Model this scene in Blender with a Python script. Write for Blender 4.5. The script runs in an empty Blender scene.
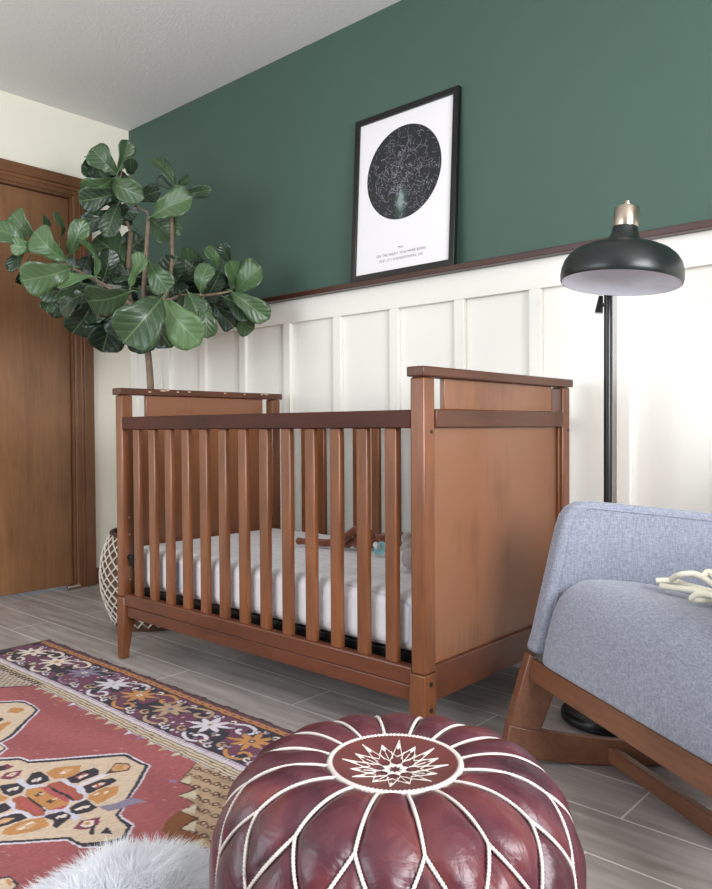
import bpy, bmesh, math, random
import numpy as np
from mathutils import Vector, Matrix, Quaternion
random.seed(7)
RND = random.Random(11)
col = bpy.context.scene.collection
pi = math.pi

# ------------------------------------------------------------------ camera geometry
FW, FH, FL = 712, 889, 766.3
def _n(v):
    v = np.array(v, float); return v/np.linalg.norm(v)
def _cd(px, py): return _n([px-FW/2, -(py-FH/2), -FL])
_X = -_cd(-499, 433); _Y = _cd(1043, 424); _Y = _n(_Y-_X*np.dot(_X, _Y)); _Z = np.cross(_X, _Y)
CR = np.array([_X, _Y, _Z])
CP = np.array([3.716, -2.293, 0.81])
def at(px, py, ax, val):
    """the room point on the plane (axis ax = val) seen at a photo position"""
    d = CR@_cd(px, py); t = (val-CP[ax])/d[ax]; return Vector(CP+t*d)
def at_depth(px, py, D):
    d = _cd(px, py); d = d*(D/-d[2]); return Vector(CP+CR@d)

# ------------------------------------------------------------------ helpers
def lin(c):
    out = []
    for v in c[:3]:
        v = v/255.0
        out.append(v/12.92 if v <= 0.04045 else ((v+0.055)/1.055)**2.4)
    return tuple(out)+(1.0,)

def newmat(name):
    m = bpy.data.materials.new(name); m.use_nodes = True
    nt = m.node_tree; b = nt.nodes['Principled BSDF']
    return m, nt, b
def plain(name, c, rough=.5, metal=0, bump=0, bscale=200, var=0, vscale=8, sheen=0, coat=0, spec=.5):
    m, nt, b = newmat(name); N, L = nt.nodes, nt.links
    b.inputs['Base Color'].default_value = lin(c); b.inputs['Roughness'].default_value = rough
    b.inputs['Metallic'].default_value = metal
    b.inputs['Sheen Weight'].default_value = sheen; b.inputs['Coat Weight'].default_value = coat
    b.inputs['Specular IOR Level'].default_value = spec
    tc = N.new('ShaderNodeTexCoord')
    if var:
        no = N.new('ShaderNodeTexNoise'); no.inputs['Scale'].default_value = vscale; no.inputs['Detail'].default_value = 4
        L.new(tc.outputs['Object'], no.inputs['Vector'])
        mx = N.new('ShaderNodeMix'); mx.data_type = 'RGBA'
        mx.inputs[6].default_value = lin([v*(1-var) for v in c]); mx.inputs[7].default_value = lin([min(255, v*(1+var)) for v in c])
        L.new(no.outputs['Fac'], mx.inputs[0]); L.new(mx.outputs[2], b.inputs['Base Color'])
    if bump:
        n2 = N.new('ShaderNodeTexNoise'); n2.inputs['Scale'].default_value = bscale; n2.inputs['Detail'].default_value = 3
        L.new(tc.outputs['Object'], n2.inputs['Vector'])
        bp = N.new('ShaderNodeBump'); bp.inputs['Strength'].default_value = bump; bp.inputs['Distance'].default_value = .004
        L.new(n2.outputs['Fac'], bp.inputs['Height']); L.new(bp.outputs['Normal'], b.inputs['Normal'])
    return m
def wood(name, c1, c2, axis='z', rough=.35, scale=9, coat=.08, blotch=.35):
    m, nt, b = newmat(name); N, L = nt.nodes, nt.links
    tc = N.new('ShaderNodeTexCoord'); mp = N.new('ShaderNodeMapping')
    s = {'x': (.09, 1, 1), 'y': (1, .09, 1), 'z': (1, 1, .09)}[axis]
    mp.inputs['Scale'].default_value = [v*scale for v in s]
    L.new(tc.outputs['Object'], mp.inputs['Vector'])
    n1 = N.new('ShaderNodeTexNoise'); n1.inputs['Scale'].default_value = 2.2; n1.inputs['Detail'].default_value = 6; n1.inputs['Roughness'].default_value = .65
    n1.inputs['Distortion'].default_value = .6
    n2 = N.new('ShaderNodeTexNoise'); n2.inputs['Scale'].default_value = 16; n2.inputs['Detail'].default_value = 4
    n3 = N.new('ShaderNodeTexNoise'); n3.inputs['Scale'].default_value = 5; n3.inputs['Detail'].default_value = 2
    L.new(mp.outputs['Vector'], n1.inputs['Vector']); L.new(mp.outputs['Vector'], n2.inputs['Vector']); L.new(tc.outputs['Object'], n3.inputs['Vector'])
    a = N.new('ShaderNodeMath'); a.operation = 'MULTIPLY_ADD'; a.inputs[1].default_value = .55
    L.new(n1.outputs['Fac'], a.inputs[0])
    a2 = N.new('ShaderNodeMath'); a2.operation = 'MULTIPLY'; a2.inputs[1].default_value = .3
    L.new(n2.outputs['Fac'], a2.inputs[0]); L.new(a2.outputs[0], a.inputs[2])
    a3 = N.new('ShaderNodeMath'); a3.operation = 'MULTIPLY_ADD'; a3.inputs[1].default_value = blotch
    L.new(n3.outputs['Fac'], a3.inputs[0]); L.new(a.outputs[0], a3.inputs[2])
    r = N.new('ShaderNodeValToRGB'); r.color_ramp.elements[0].position = .36; r.color_ramp.elements[1].position = .78
    r.color_ramp.elements[0].color = lin(c2); r.color_ramp.elements[1].color = lin(c1)
    L.new(a3.outputs[0], r.inputs[0]); L.new(r.outputs[0], b.inputs['Base Color'])
    b.inputs['Roughness'].default_value = rough; b.inputs['Coat Weight'].default_value = coat; b.inputs['Coat Roughness'].default_value = .25
    bp = N.new('ShaderNodeBump'); bp.inputs['Strength'].default_value = .08; bp.inputs['Distance'].default_value = .002
    L.new(n2.outputs['Fac'], bp.inputs['Height']); L.new(bp.outputs['Normal'], b.inputs['Normal'])
    return m

class MB:
    def __init__(s): s.v = []; s.f = []; s.uv = None
    def add(s, vs, fs):
        o = len(s.v); s.v += [tuple(v) for v in vs]; s.f += [tuple(i+o for i in f) for f in fs]
    def box(s, x0, x1, y0, y1, z0, z1):
        s.add([(x0,y0,z0),(x1,y0,z0),(x1,y1,z0),(x0,y1,z0),(x0,y0,z1),(x1,y0,z1),(x1,y1,z1),(x0,y1,z1)],
              [(3,2,1,0),(4,5,6,7),(0,1,5,4),(1,2,6,5),(2,3,7,6),(3,0,4,7)])
        return s
    def loft(s, rings, cap=True, closed=False):
        n = len(rings[0]); o = len(s.v); 
        for r in rings: s.v += [tuple(p) for p in r]
        m = len(rings)
        for i in range(m if closed else m-1):
            j = (i+1) % m
            for k in range(n):
                l = (k+1) % n
                s.f.append((o+i*n+k, o+i*n+l, o+j*n+l, o+j*n+k))
        if cap and not closed:
            s.f.append(tuple(o+k for k in reversed(range(n)))); s.f.append(tuple(o+(m-1)*n+k for k in range(n)))
        return s
    def tube(s, pts, r, n=8, closed=False, flat=1.0, up=None):
        pts = [Vector(p) for p in pts]; m = len(pts)
        rs = r if isinstance(r, (list, tuple)) else [r]*m
        rings = []; nrm = None
        for i in range(m):
            a = pts[(i-1) % m] if (closed or i > 0) else pts[i]
            b = pts[(i+1) % m] if (closed or i < m-1) else pts[i]
            t = (b-a).normalized()
            if nrm is None:
                ref = Vector(up) if up else (Vector((0,0,1)) if abs(t.z) < .9 else Vector((1,0,0)))
                nrm = (ref-t*ref.dot(t)).normalized()
            else:
                if up: nrm = Vector(up)
                nrm = (nrm-t*nrm.dot(t))
                nrm = nrm.normalized() if nrm.length > 1e-6 else t.orthogonal().normalized()
            bi = t.cross(nrm)
            rings.append([pts[i]+(nrm*math.cos(2*pi*k/n)*flat+bi*math.sin(2*pi*k/n))*rs[i] for k in range(n)])
        return s.loft(rings, closed=closed)
    def lathe(s, prof, n=32, c=(0,0,0)):
        c = Vector(c); rings = []
        for r, z in prof: rings.append([c+Vector((r*math.cos(2*pi*k/n), r*math.sin(2*pi*k/n), z)) for k in range(n)])
        return s.loft(rings)
    def prism(s, poly, y0, y1, axis='y'):
        """poly in two coordinates extruded along the third"""
        def P(a, b, t): return {'y': (a, t, b), 'x': (t, a, b), 'z': (a, b, t)}[axis]
        n = len(poly)
        vs = [P(a, b, y0) for a, b in poly]+[P(a, b, y1) for a, b in poly]
        fs = [tuple(range(n)), tuple(reversed(range(n, 2*n)))]+[(i, n+i, n+(i+1) % n, (i+1) % n) for i in range(n)]
        s.add(vs, fs); return s
    def ball(s, c, r, nu=16, nv=10, sc=(1,1,1)):
        c = Vector(c); rings = []
        for j in range(1, nv):
            t = pi*j/nv
            rings.append([c+Vector((r*sc[0]*math.sin(t)*math.cos(2*pi*k/nu), r*sc[1]*math.sin(t)*math.sin(2*pi*k/nu), -r*sc[2]*math.cos(t))) for k in range(nu)])
        return s.loft(rings)
    def xf(s, M):
        s.v = [tuple(M@Vector(v)) for v in s.v]; return s
    def build(s, name, mat, parent=None, bevel=0, smooth=False, sub=0, local=False, seg=2):
        org = Vector((0,0,0))
        if parent is not None and not local:
            org = parent['_o'] if '_o' in parent else None
            org = ORG.get(parent.name, Vector((0,0,0)))
        me = bpy.data.meshes.new(name)
        me.from_pydata([tuple(Vector(v)-org) for v in s.v], [], s.f)
        bm = bmesh.new(); bm.from_mesh(me); bmesh.ops.recalc_face_normals(bm, faces=bm.faces); bm.to_mesh(me); bm.free()
        me.materials.append(mat)
        o = bpy.data.objects.new(name, me); col.objects.link(o)
        if parent is not None: o.parent = parent; ORG[o.name] = org
        if bevel:
            b = o.modifiers.new('bevel', 'BEVEL'); b.width = bevel; b.segments = seg; b.limit_method = 'ANGLE'; b.angle_limit = .6
            b.harden_normals = False
        if sub:
            q = o.modifiers.new('sub', 'SUBSURF'); q.levels = sub; q.render_levels = sub
        if smooth or bevel:
            me.polygons.foreach_set('use_smooth', [True]*len(me.polygons))
            if smooth != 'full':
                try: me.set_sharp_from_angle(angle=.7)
                except Exception: pass
        me.update()
        return o
ORG = {}
def thing(name, loc, label, cat, group=None, rot=(0,0,0)):
    o = bpy.data.objects.new(name, None); o.empty_display_size = .1; col.objects.link(o)
    o.location = loc; o.rotation_euler = rot
    o['label'] = label; o['category'] = cat
    if group: o['group'] = group
    ORG[o.name] = Vector(loc)
    return o
def tag(o, label, cat, group=None):
    o['label'] = label; o['category'] = cat
    if group: o['group'] = group
    return o
def struct(mb, name, mat, **k):
    o = mb.build(name, mat, None, **k); o['kind'] = 'structure'; return o
def dup(o, parent, dx=(0,0,0)):
    c = o.copy(); col.objects.link(c); c.parent = parent; c.location = Vector(o.location)+Vector(dx); return c

# ------------------------------------------------------------------ materials
M_white = plain('painted_white', (236,233,225), .42, bump=.03, bscale=60)
M_cream = plain('left_wall_paint', (243,238,221), .8, bump=.12, bscale=260)
M_green = plain('green_paint', (63,88,77), .62, bump=.12, bscale=320, var=.03, vscale=3)
M_far = plain('far_wall_low_bounce', (150,144,136), .85, bump=.1, bscale=200)  # unseen right and front walls, colour darkened to cut bounced light
M_ceil = plain('ceiling_paint', (226,224,222), .9, bump=.35, bscale=90)
M_ledge = wood('ledge_wood', (74,36,26), (42,19,13), 'x', .35, coat=.1)
W_crib = wood('crib_wood', (134,81,47), (80,45,27), 'z', .3, 8)
W_cribx = wood('crib_wood_x', (106,58,35), (66,34,21), 'x', .3, 8)
W_cap = wood('crib_cap_wood', (98,58,38), (62,36,26), 'y', .32, 8, coat=.2)
W_panel = wood('crib_panel_wood', (132,84,54), (72,44,29), 'z', .26, 5, coat=.3, blotch=.8)
W_shaded = wood('crib_shaded_wood', (78,35,20), (44,18,11), 'x', .42, 8, coat=0)  # top rails: shade on their viewer-facing side put into the wood colour
W_door = wood('door_wood', (152,108,72), (112,76,50), 'z', .3, 7, coat=.2, blotch=.3)
W_case = wood('casing_wood', (130,86,52), (88,54,32), 'z', .38, 9)
W_casey = wood('casing_wood_y', (130,86,52), (88,54,32), 'y', .38, 9)
W_chair = wood('chair_wood', (132,86,60), (84,52,38), 'x', .4, 9)
M_black = plain('black_metal', (12,14,15), .3, spec=.5)
M_black2 = plain('black_steel', (14,14,16), .4)
M_nickel = plain('brushed_nickel', (190,176,160), .3, metal=1)
M_shade = plain('shade_black', (20,26,25), .34, spec=.5)
M_lining = plain('shade_white', (236,236,244), .3)

def fabric():
    m, nt, b = newmat('grey_tweed'); N, L = nt.nodes, nt.links
    tc = N.new('ShaderNodeTexCoord')
    def noise(sc, vec):
        mp = N.new('ShaderNodeMapping'); mp.inputs['Scale'].default_value = vec; L.new(tc.outputs['Object'], mp.inputs['Vector'])
        n = N.new('ShaderNodeTexNoise'); n.inputs['Scale'].default_value = sc; n.inputs['Detail'].default_value = 3; L.new(mp.outputs[0], n.inputs['Vector']); return n
    a = noise(420, (1,1,.16)); c = noise(420, (.25,.25,1)); d = noise(3, (1,1,1))
    ad = N.new('ShaderNodeMath'); ad.operation = 'ADD'; L.new(a.outputs['Fac'], ad.inputs[0]); L.new(c.outputs['Fac'], ad.inputs[1])
    r = N.new('ShaderNodeValToRGB'); r.color_ramp.elements[0].position = .4; r.color_ramp.elements[1].position = .62
    r.color_ramp.elements[0].color = lin((120,124,138)); r.color_ramp.elements[1].color = lin((152,156,170))
    h = N.new('ShaderNodeMath'); h.operation = 'MULTIPLY'; h.inputs[1].default_value = .5; L.new(ad.outputs[0], h.inputs[0])
    L.new(h.outputs[0], r.inputs[0]); L.new(r.outputs[0], b.inputs['Base Color'])
    b.inputs['Roughness'].default_value = .9; b.inputs['Sheen Weight'].default_value = .3
    bp = N.new('ShaderNodeBump'); bp.inputs['Strength'].default_value = .12; bp.inputs['Distance'].default_value = .002
    L.new(ad.outputs[0], bp.inputs['Height']); L.new(bp.outputs[0], b.inputs['Normal'])
    return m
M_fab = fabric()

def leather():
    m, nt, b = newmat('burgundy_leather'); N, L = nt.nodes, nt.links
    tc = N.new('ShaderNodeTexCoord')
    n = N.new('ShaderNodeTexNoise'); n.inputs['Scale'].default_value = 7; n.inputs['Detail'].default_value = 8; n.inputs['Distortion'].default_value = 1.2
    L.new(tc.outputs['Object'], n.inputs['Vector'])
    r = N.new('ShaderNodeValToRGB'); e = r.color_ramp.elements
    e[0].position = .3; e[0].color = lin((52,22,31)); e[1].position = .76; e[1].color = lin((116,56,50))
    x = e.new(.5); x.color = lin((82,36,46))
    L.new(n.outputs['Fac'], r.inputs[0]); L.new(r.outputs[0], b.inputs['Base Color'])
    n2 = N.new('ShaderNodeTexNoise'); n2.inputs['Scale'].default_value = 22; n2.inputs['Detail'].default_value = 7; n2.inputs['Distortion'].default_value = 2
    L.new(tc.outputs['Object'], n2.inputs['Vector'])
    rr = N.new('ShaderNodeMapRange'); rr.inputs['To Min'].default_value = .26; rr.inputs['To Max'].default_value = .46
    L.new(n2.outputs['Fac'], rr.inputs['Value']); L.new(rr.outputs[0], b.inputs['Roughness'])
    bp = N.new('ShaderNodeBump'); bp.inputs['Strength'].default_value = .22; bp.inputs['Distance'].default_value = .012
    L.new(n2.outputs['Fac'], bp.inputs['Height']); L.new(bp.outputs[0], b.inputs['Normal'])
    return m
M_leather = leather()
M_stitch = plain('stitch_white', (212,202,194), .8, bump=.4, bscale=500)
M_medal = plain('medallion_leather', (94,46,44), .45, var=.2, vscale=14, bump=.25, bscale=40)

def leafmat():
    m, nt, b = newmat('fig_leaf'); N, L = nt.nodes, nt.links
    uv = N.new('ShaderNodeUVMap'); sp = N.new('ShaderNodeSeparateXYZ'); L.new(uv.outputs[0], sp.inputs[0])
    def M(op, a, bb=None, c=None):
        x = N.new('ShaderNodeMath'); x.operation = op
        for i, q in enumerate((a, bb, c)):
            if q is None: continue
            if isinstance(q, (int, float)): x.inputs[i].default_value = q
            else: L.new(q, x.inputs[i])
        return x.outputs[0]
    au = M('ABSOLUTE', M('SUBTRACT', sp.outputs[0], .5))
    mid = M('LESS_THAN', au, .016)
    v = M('FRACT', M('SUBTRACT', M('MULTIPLY', sp.outputs[1], 7.0), M('MULTIPLY', au, 4.5)))
    side = M('LESS_THAN', M('ABSOLUTE', M('SUBTRACT', v, .5)), .055)
    vein = M('MAXIMUM', mid, M('MULTIPLY', side, .55))
    at_ = N.new('ShaderNodeAttribute'); at_.attribute_name = 'tone'
    mx = N.new('ShaderNodeMix'); mx.data_type = 'RGBA'; L.new(vein, mx.inputs[0]); L.new(at_.outputs['Color'], mx.inputs[6])
    mx2 = N.new('ShaderNodeMix'); mx2.data_type = 'RGBA'; mx2.inputs[0].default_value = .4; L.new(at_.outputs['Color'], mx2.inputs[6]); mx2.inputs[7].default_value = lin((128,152,104))
    L.new(mx2.outputs[2], mx.inputs[7]); L.new(mx.outputs[2], b.inputs['Base Color'])
    b.inputs['Roughness'].default_value = .34
    hh = M('ABSOLUTE', M('SUBTRACT', v, .5))
    bp = N.new('ShaderNodeBump'); bp.inputs['Strength'].default_value = .35; bp.inputs['Distance'].default_value = .006
    L.new(M('MINIMUM', M('MULTIPLY', hh, 1.0), M('MULTIPLY', au, 3.0)), bp.inputs['Height']); L.new(bp.outputs[0], b.inputs['Normal'])
    return m
M_leaf = leafmat()
M_bark = plain('bark', (112,96,80), .85, bump=.8, bscale=70, var=.3, vscale=30)

def floormat():
    m, nt, b = newmat('wood_look_tile'); N, L = nt.nodes, nt.links
    tc = N.new('ShaderNodeTexCoord'); mp = N.new('ShaderNodeMapping')
    mp.inputs['Location'].default_value = (-.105, .27, 0)
    L.new(tc.outputs['Object'], mp.inputs['Vector'])
    br = N.new('ShaderNodeTexBrick'); br.offset = .5
    br.inputs['Scale'].default_value = 1; br.inputs['Brick Width'].default_value = .99; br.inputs['Row Height'].default_value = .165
    br.inputs['Mortar Size'].default_value = .0024; br.inputs['Mortar Smooth'].default_value = .1; br.inputs['Bias'].default_value = 0
    br.inputs['Color1'].default_value = (.35,.35,.35,1); br.inputs['Color2'].default_value = (.65,.65,.65,1); br.inputs['Mortar'].default_value = (1,1,1,1)
    L.new(mp.outputs[0], br.inputs['Vector'])
    m2 = N.new('ShaderNodeMapping'); m2.inputs['Scale'].default_value = (1.6, 16, 1); L.new(tc.outputs['Object'], m2.inputs['Vector'])
    no = N.new('ShaderNodeTexNoise'); no.inputs['Scale'].default_value = 1.6; no.inputs['Detail'].default_value = 7; no.inputs['Roughness'].default_value = .6; no.inputs['Distortion'].default_value = .5
    L.new(m2.outputs[0], no.inputs['Vector'])
    ad = N.new('ShaderNodeMath'); ad.operation = 'MULTIPLY_ADD'; ad.inputs[1].default_value = .25
    L.new(br.outputs['Color'], ad.inputs[0]); 
    s = N.new('ShaderNodeMath'); s.operation = 'MULTIPLY'; s.inputs[1].default_value = .75; L.new(no.outputs['Fac'], s.inputs[0]); L.new(s.outputs[0], ad.inputs[2])
    r = N.new('ShaderNodeValToRGB'); e = r.color_ramp.elements; e[0].position = .3; e[1].position = .72
    e[0].color = lin((124,114,108)); e[1].color = lin((184,176,172)); L.new(ad.outputs[0], r.inputs[0])
    mx = N.new('ShaderNodeMix'); mx.data_type = 'RGBA'; L.new(br.outputs['Fac'], mx.inputs[0]); L.new(r.outputs[0], mx.inputs[6]); mx.inputs[7].default_value = lin((214,208,202))
    L.new(mx.outputs[2], b.inputs['Base Color']); b.inputs['Roughness'].default_value = .42
    bp = N.new('ShaderNodeBump'); bp.inputs['Strength'].default_value = .25; bp.inputs['Distance'].default_value = .002; bp.invert = True
    L.new(br.outputs['Fac'], bp.inputs['Height']); L.new(bp.outputs[0], b.inputs['Normal'])
    return m
M_floor = floormat()

# ------------------------------------------------------------------ room
RX, RY, RZ = 4.95, -3.75, 2.418
struct(MB().box(-.1, RX+.1, RY-.1, .1, -.1, 0), 'floor', M_floor)
struct(MB().box(-.1, RX+.1, RY-.1, .1, RZ, RZ+.1), 'ceiling', M_ceil)
struct(MB().box(0, RX, 0, .1, 0, RZ), 'wall_back', M_green)
DY0, DY1, DZ = -1.13, -.325, 2.0       # door opening
w = MB(); w.box(-.1, 0, DY1, .1, 0, RZ); w.box(-.1, 0, RY-.1, DY0, 0, RZ); w.box(-.1, 0, DY0, DY1, DZ, RZ)
struct(w, 'wall_left', M_cream)
def holed(axis, wall, a0, a1, holes):
    """a wall with rectangular openings, one mesh"""
    m = MB(); cur = a0
    def bx(p, q, z0, z1):
        if axis == 'x': m.box(wall[0], wall[1], p, q, z0, z1)
        else: m.box(p, q, wall[0], wall[1], z0, z1)
    for h0, h1, z0, z1 in holes:
        bx(cur, h0, 0, RZ); bx(h0, h1, 0, z0); bx(h0, h1, z1, RZ); cur = h1
    bx(cur, a1, 0, RZ); return m
WR = (-2.45, -.95, .75, 2.1); WF = (.5, 2.7, .5, 2.15)
struct(holed('x', (RX, RX+.1), RY-.1, .1, [WR]), 'wall_right', M_far)
struct(holed('y', (RY-.1, RY), 0, RX, [WF]), 'wall_front', M_far)
M_glass, nt, b = newmat('window_glass'); b.inputs['Transmission Weight'].default_value = 1; b.inputs['Roughness'].default_value = 0; b.inputs['IOR'].default_value = 1.1
def window(i, axis, pos, h):
    a0, a1, z0, z1 = h; m = MB(); t = .05
    def bx(mm, p, q, u, v, d0=-.04, d1=.02):
        if axis == 'x': mm.box(pos+d0, pos+d1, p, q, u, v)
        else: mm.box(p, q, pos-d1, pos-d0, u, v)
    bx(m, a0, a0+t, z0, z1); bx(m, a1-t, a1, z0, z1); bx(m, a0+t, a1-t, z0, z0+t); bx(m, a0+t, a1-t, z1-t, z1)
    mid = (a0+a1)/2; bx(m, mid-.02, mid+.02, z0+t, z1-t)
    o = m.build('window_%d' % i, M_white); o['kind'] = 'structure'
    g = MB(); bx(g, a0+t, mid-.02, z0+t, z1-t, -.012, -.008); bx(g, mid+.02, a1-t, z0+t, z1-t, -.012, -.008)
    return o
window(1, 'x', RX+.05, WR); window(2, 'y', RY-.05, WF)
# wainscot: board and battens
YW = -.006
struct(MB().box(0, RX, YW, 0, 0, 1.358), 'trim_1', M_white)
struct(MB().box(0, RX, YW-.018, YW, 1.262, 1.358), 'trim_2', M_white, bevel=.0015)
k = 3
for i in range(0, 17):
    c = .0915+.2975*i
    if c+.021 < RX:
        struct(MB().box(max(c-.021, 0), c+.021, YW-.018, YW, .13, 1.262), 'trim_%d' % k, M_white, bevel=.0015); k += 1
struct(MB().box(0, RX, YW-.018, YW, 0, .13), 'baseboard_back', M_white, bevel=.002)
struct(MB().box(0, RX, -.062, 0, 1.358, 1.379), 'trim_%d' % k, M_ledge, bevel=.002); k += 1
# door, casing
dm = MB().box(-.055, -.02, DY0+.004, DY1-.016, .012, DZ-.016)
o = struct(dm, 'door_1', W_door, bevel=.002)
j = MB(); j.box(-.1, 0, DY1-.013, DY1, 0, DZ); j.box(-.1, 0, DY0, DY0+.003, 0, DZ); j.box(-.1, 0, DY0+.003, DY1-.013, DZ-.013, DZ)
struct(j, 'trim_%d' % k, W_case, bevel=.001); k += 1
# casing with a stepped profile
def casing(name, mat, mb): return struct(mb, name, mat, bevel=.003)
m = MB(); m.box(0, .013, -.3255, -.232, 0, 2.005+.088); m.box(0, .021, -.285, -.232, 0, 2.005+.088); m.box(0, .017, -.300, -.285, 0, 2.02)
casing('trim_%d' % k, W_case, m); k += 1
m = MB(); m.box(0, .0131, -1.22, -.3255, 1.9995, 2.093); m.box(0, .0211, -1.22, -.285, 2.04, 2.093); m.box(0, .0171, -1.2, -.300, 2.02, 2.041)
casing('trim_%d' % k, W_casey, m); k += 1
m = MB(); m.box(0, .013, -1.22, -1.1295, 0, 2.004); m.box(0, .021, -1.22, -1.167, 0, 2.004)
casing('trim_%d' % k, W_case, m); k += 1
struct(MB().box(0, .012, -.231, -.026, 0, .085), 'baseboard_left', W_casey, bevel=.003)
ds = MB(); ds.tube([(.03,-.40,.011),(.03,-.345,.011)], .010, 10); ds.tube([(.028,-.345,.011),(.028,-.333,.011)], .013, 10)
tag(ds.build('door_stop', M_nickel, None, smooth=True), 'small silver metal door stop lying on the floor beside the door casing', 'door stop')

for o in bpy.data.objects:
    if o.name in ('wall_left', 'door_1', 'baseboard_left', 'door_stop') or (o.name.startswith('trim_') and max(v.co.x for v in o.data.vertices) < .1 and min(v.co.y for v in o.data.vertices) < -.2): o.location.x += .025
for m_ in (W_shaded, W_cap): m_.node_tree.nodes['Principled BSDF'].inputs['Specular IOR Level'].default_value = .25
P_RIGHT, P_FRONT, EXPO = 120, 62, 0.0
# ------------------------------------------------------------------ crib
crib = thing('crib', (1.96,-.475,0), 'brown wooden baby crib with vertical slats and solid end panels against the wainscot', 'crib')
XL0, XL1, XR0, XR1 = 1.282, 1.322, 2.593, 2.634
YF0, YF1, YB0, YB1 = -.848, -.802, -.146, -.100
def leg(x0, x1, y0, y1, sx, sy):
    m = MB(); 
    # upper post; chamfered outer corner between rails
    m.box(x0, x1, y0, y1, .2215, .93)
    o = m.build('leg', W_crib, crib, bevel=.005)
    # foot, tapering inwards to the floor
    f = MB(); rings = []
    for z, a in ((0, .030), (.03, .032), (.07, .036), (.105, .041), (.135, .046), (.149, .049), (.221, .045)):
        ax0, ax1 = (x0-.002, x0-.002+a) if sx < 0 else (x1+.002-a, x1+.002)
        ay0, ay1 = (y0-.002, y0-.002+a) if sy < 0 else (y1+.002-a, y1+.002)
        rings.append([(ax0,ay0,z),(ax1,ay0,z),(ax1,ay1,z),(ax0,ay1,z)])
    f.loft(rings); ft = f.build('foot', W_crib, o, bevel=.003)
    # screws on the end face
    for z in (.135, .197):
        s = MB(); yy = (y0+y1)/2; xx = x1+.002 if sx > 0 else x0-.002
        s.tube([(xx-.004*sx, yy, z), (xx+.0015*sx, yy, z)], .006, 12); s.build('screw', M_black2, o, smooth=True)
    for z in ((.80,)):
        s = MB(); yy = (y0+y1)/2; xx = x1 if sx > 0 else x0
        s.tube([(xx-.004*sx, yy+.008, z), (xx+.0012*sx, yy+.008, z)], .0045, 12); s.build('screw', M_black2, o, smooth=True)
    return o
l1 = leg(XL0, XL1, YF0, YF1, -1, -1); leg(XR0, XR1, YF0, YF1, 1, -1); leg(XL0, XL1, YB0, YB1, -1, 1); leg(XR0, XR1, YB0, YB1, 1, 1)
for z in (.28, .44, .50):
    s = MB(); s.tube([(XL1-.002, -.822, z), (XL1+.0008, -.822, z)], .003, 10); s.build('screw', M_nickel, l1, smooth=True)
b_ = MB(); b_.tube([(XL1, -.822, .36), (XL1+.012, -.822, .36)], .010, 14); b_.tube([(XL1+.008,-.822,.36),(XL1+.008,-.820,.33)], .007, 10)
b_.build('bolt', M_black2, l1, smooth=True)
for (xo, xi, sx) in ((XR1, XR0, 1), (XL0, XL1, -1)):
    a, c = sorted((xo-.016*sx, xo-.03*sx)); 
    MB().box(a, c, -.80, -.148, .235, .8095).build('lower_panel', W_panel, crib)
    MB().box(a, c, -.742, -.188, .8545, .931).build('upper_panel', W_panel, crib, bevel=.002)
    a, c = sorted((xo+.002*sx, xo-.034*sx))
    MB().box(a, c, -.801, -.147, .810, .8545).build('end_rail', W_cap, crib, bevel=.003)
    a, c = sorted((xo-.003*sx, xo-.034*sx))
    MB().box(a, c, -.801, -.147, .150, .234).build('end_bottom_rail', W_cribx, crib, bevel=.003)
    a, c = sorted((xo+.006*sx, xi-.004*sx))
    cp = MB().box(a, c, -.856, -.090, .931, .955).build('cap_rail', W_cap, crib, bevel=.0035)
    # narrow moulding strips beside the posts
    a, c = sorted((xo-.008*sx, xo-.016*sx))
    MB().box(a, c, -.160, -.148, .236, .809).build('moulding', W_crib, crib, bevel=.002)
    if sx < 0:
        w_ = MB()
        for t, l in ((-.72,.012),(-.64,.02),(-.615,.008),(-.57,.01),(-.50,.014),(-.36,.01),(-.24,.012),(-.225,.02)):
            w_.box(c, c+.0006, t, t+l, .0,.0)
        w_ = MB()
        for t, l, z in ((-.74,.01,.944),(-.69,.022,.950),(-.665,.012,.9515),(-.62,.01,.947),(-.57,.012,.949),(-.40,.01,.95),(-.30,.008,.948),(-.21,.012,.9495),(-.19,.02,.9505)):
            w_.box(XL1+.0039, XL1+.0046, t, t+l, z-.0022, z+.0016)
        w_.build('chipped_paint', plain('bare_wood', (214,190,160), .8), cp)
# long rails: front and back
for (y0, y1) in ((-.846, -.816), (-.132, -.102)):
    MB().box(XL1, XR0, y0, y1, .809, .853).build('top_rail', W_shaded, crib, bevel=.003)
    br = MB().box(XL1, XR0, y0, y1, .190, .234); br = br.build('bottom_rail', W_cribx, crib, bevel=.004)
    MB().box(XL1, XR0, y0+.005, y1-.002, .150, .189).build('apron', W_cribx, crib, bevel=.003)
    yc = (y0+y1)/2
    for i in range(13):
        x = XL1+.0565+(.036+.0580)*i
        MB().box(x, x+.036, yc-.009, yc+.009, .233, .810).build('slat', W_crib, crib, bevel=.003)
# steel mattress support
s = MB()
s.box(XL1+.004, XR0-.004, -.795, -.775, .205, .250); s.box(XL1+.004, XR0-.004, -.165, -.145, .205, .250)
s.box(XL1+.004, XL1+.024, -.795, -.145, .205, .250); s.box(XR0-.024, XR0-.004, -.795, -.145, .205, .250)
for i in range(1, 8):
    x = XL1+(XR0-XL1)*i/8; s.box(x-.008, x+.008, -.78, -.16, .232, .246)
s.build('mattress_support', M_black2, crib, bevel=.002)

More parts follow.
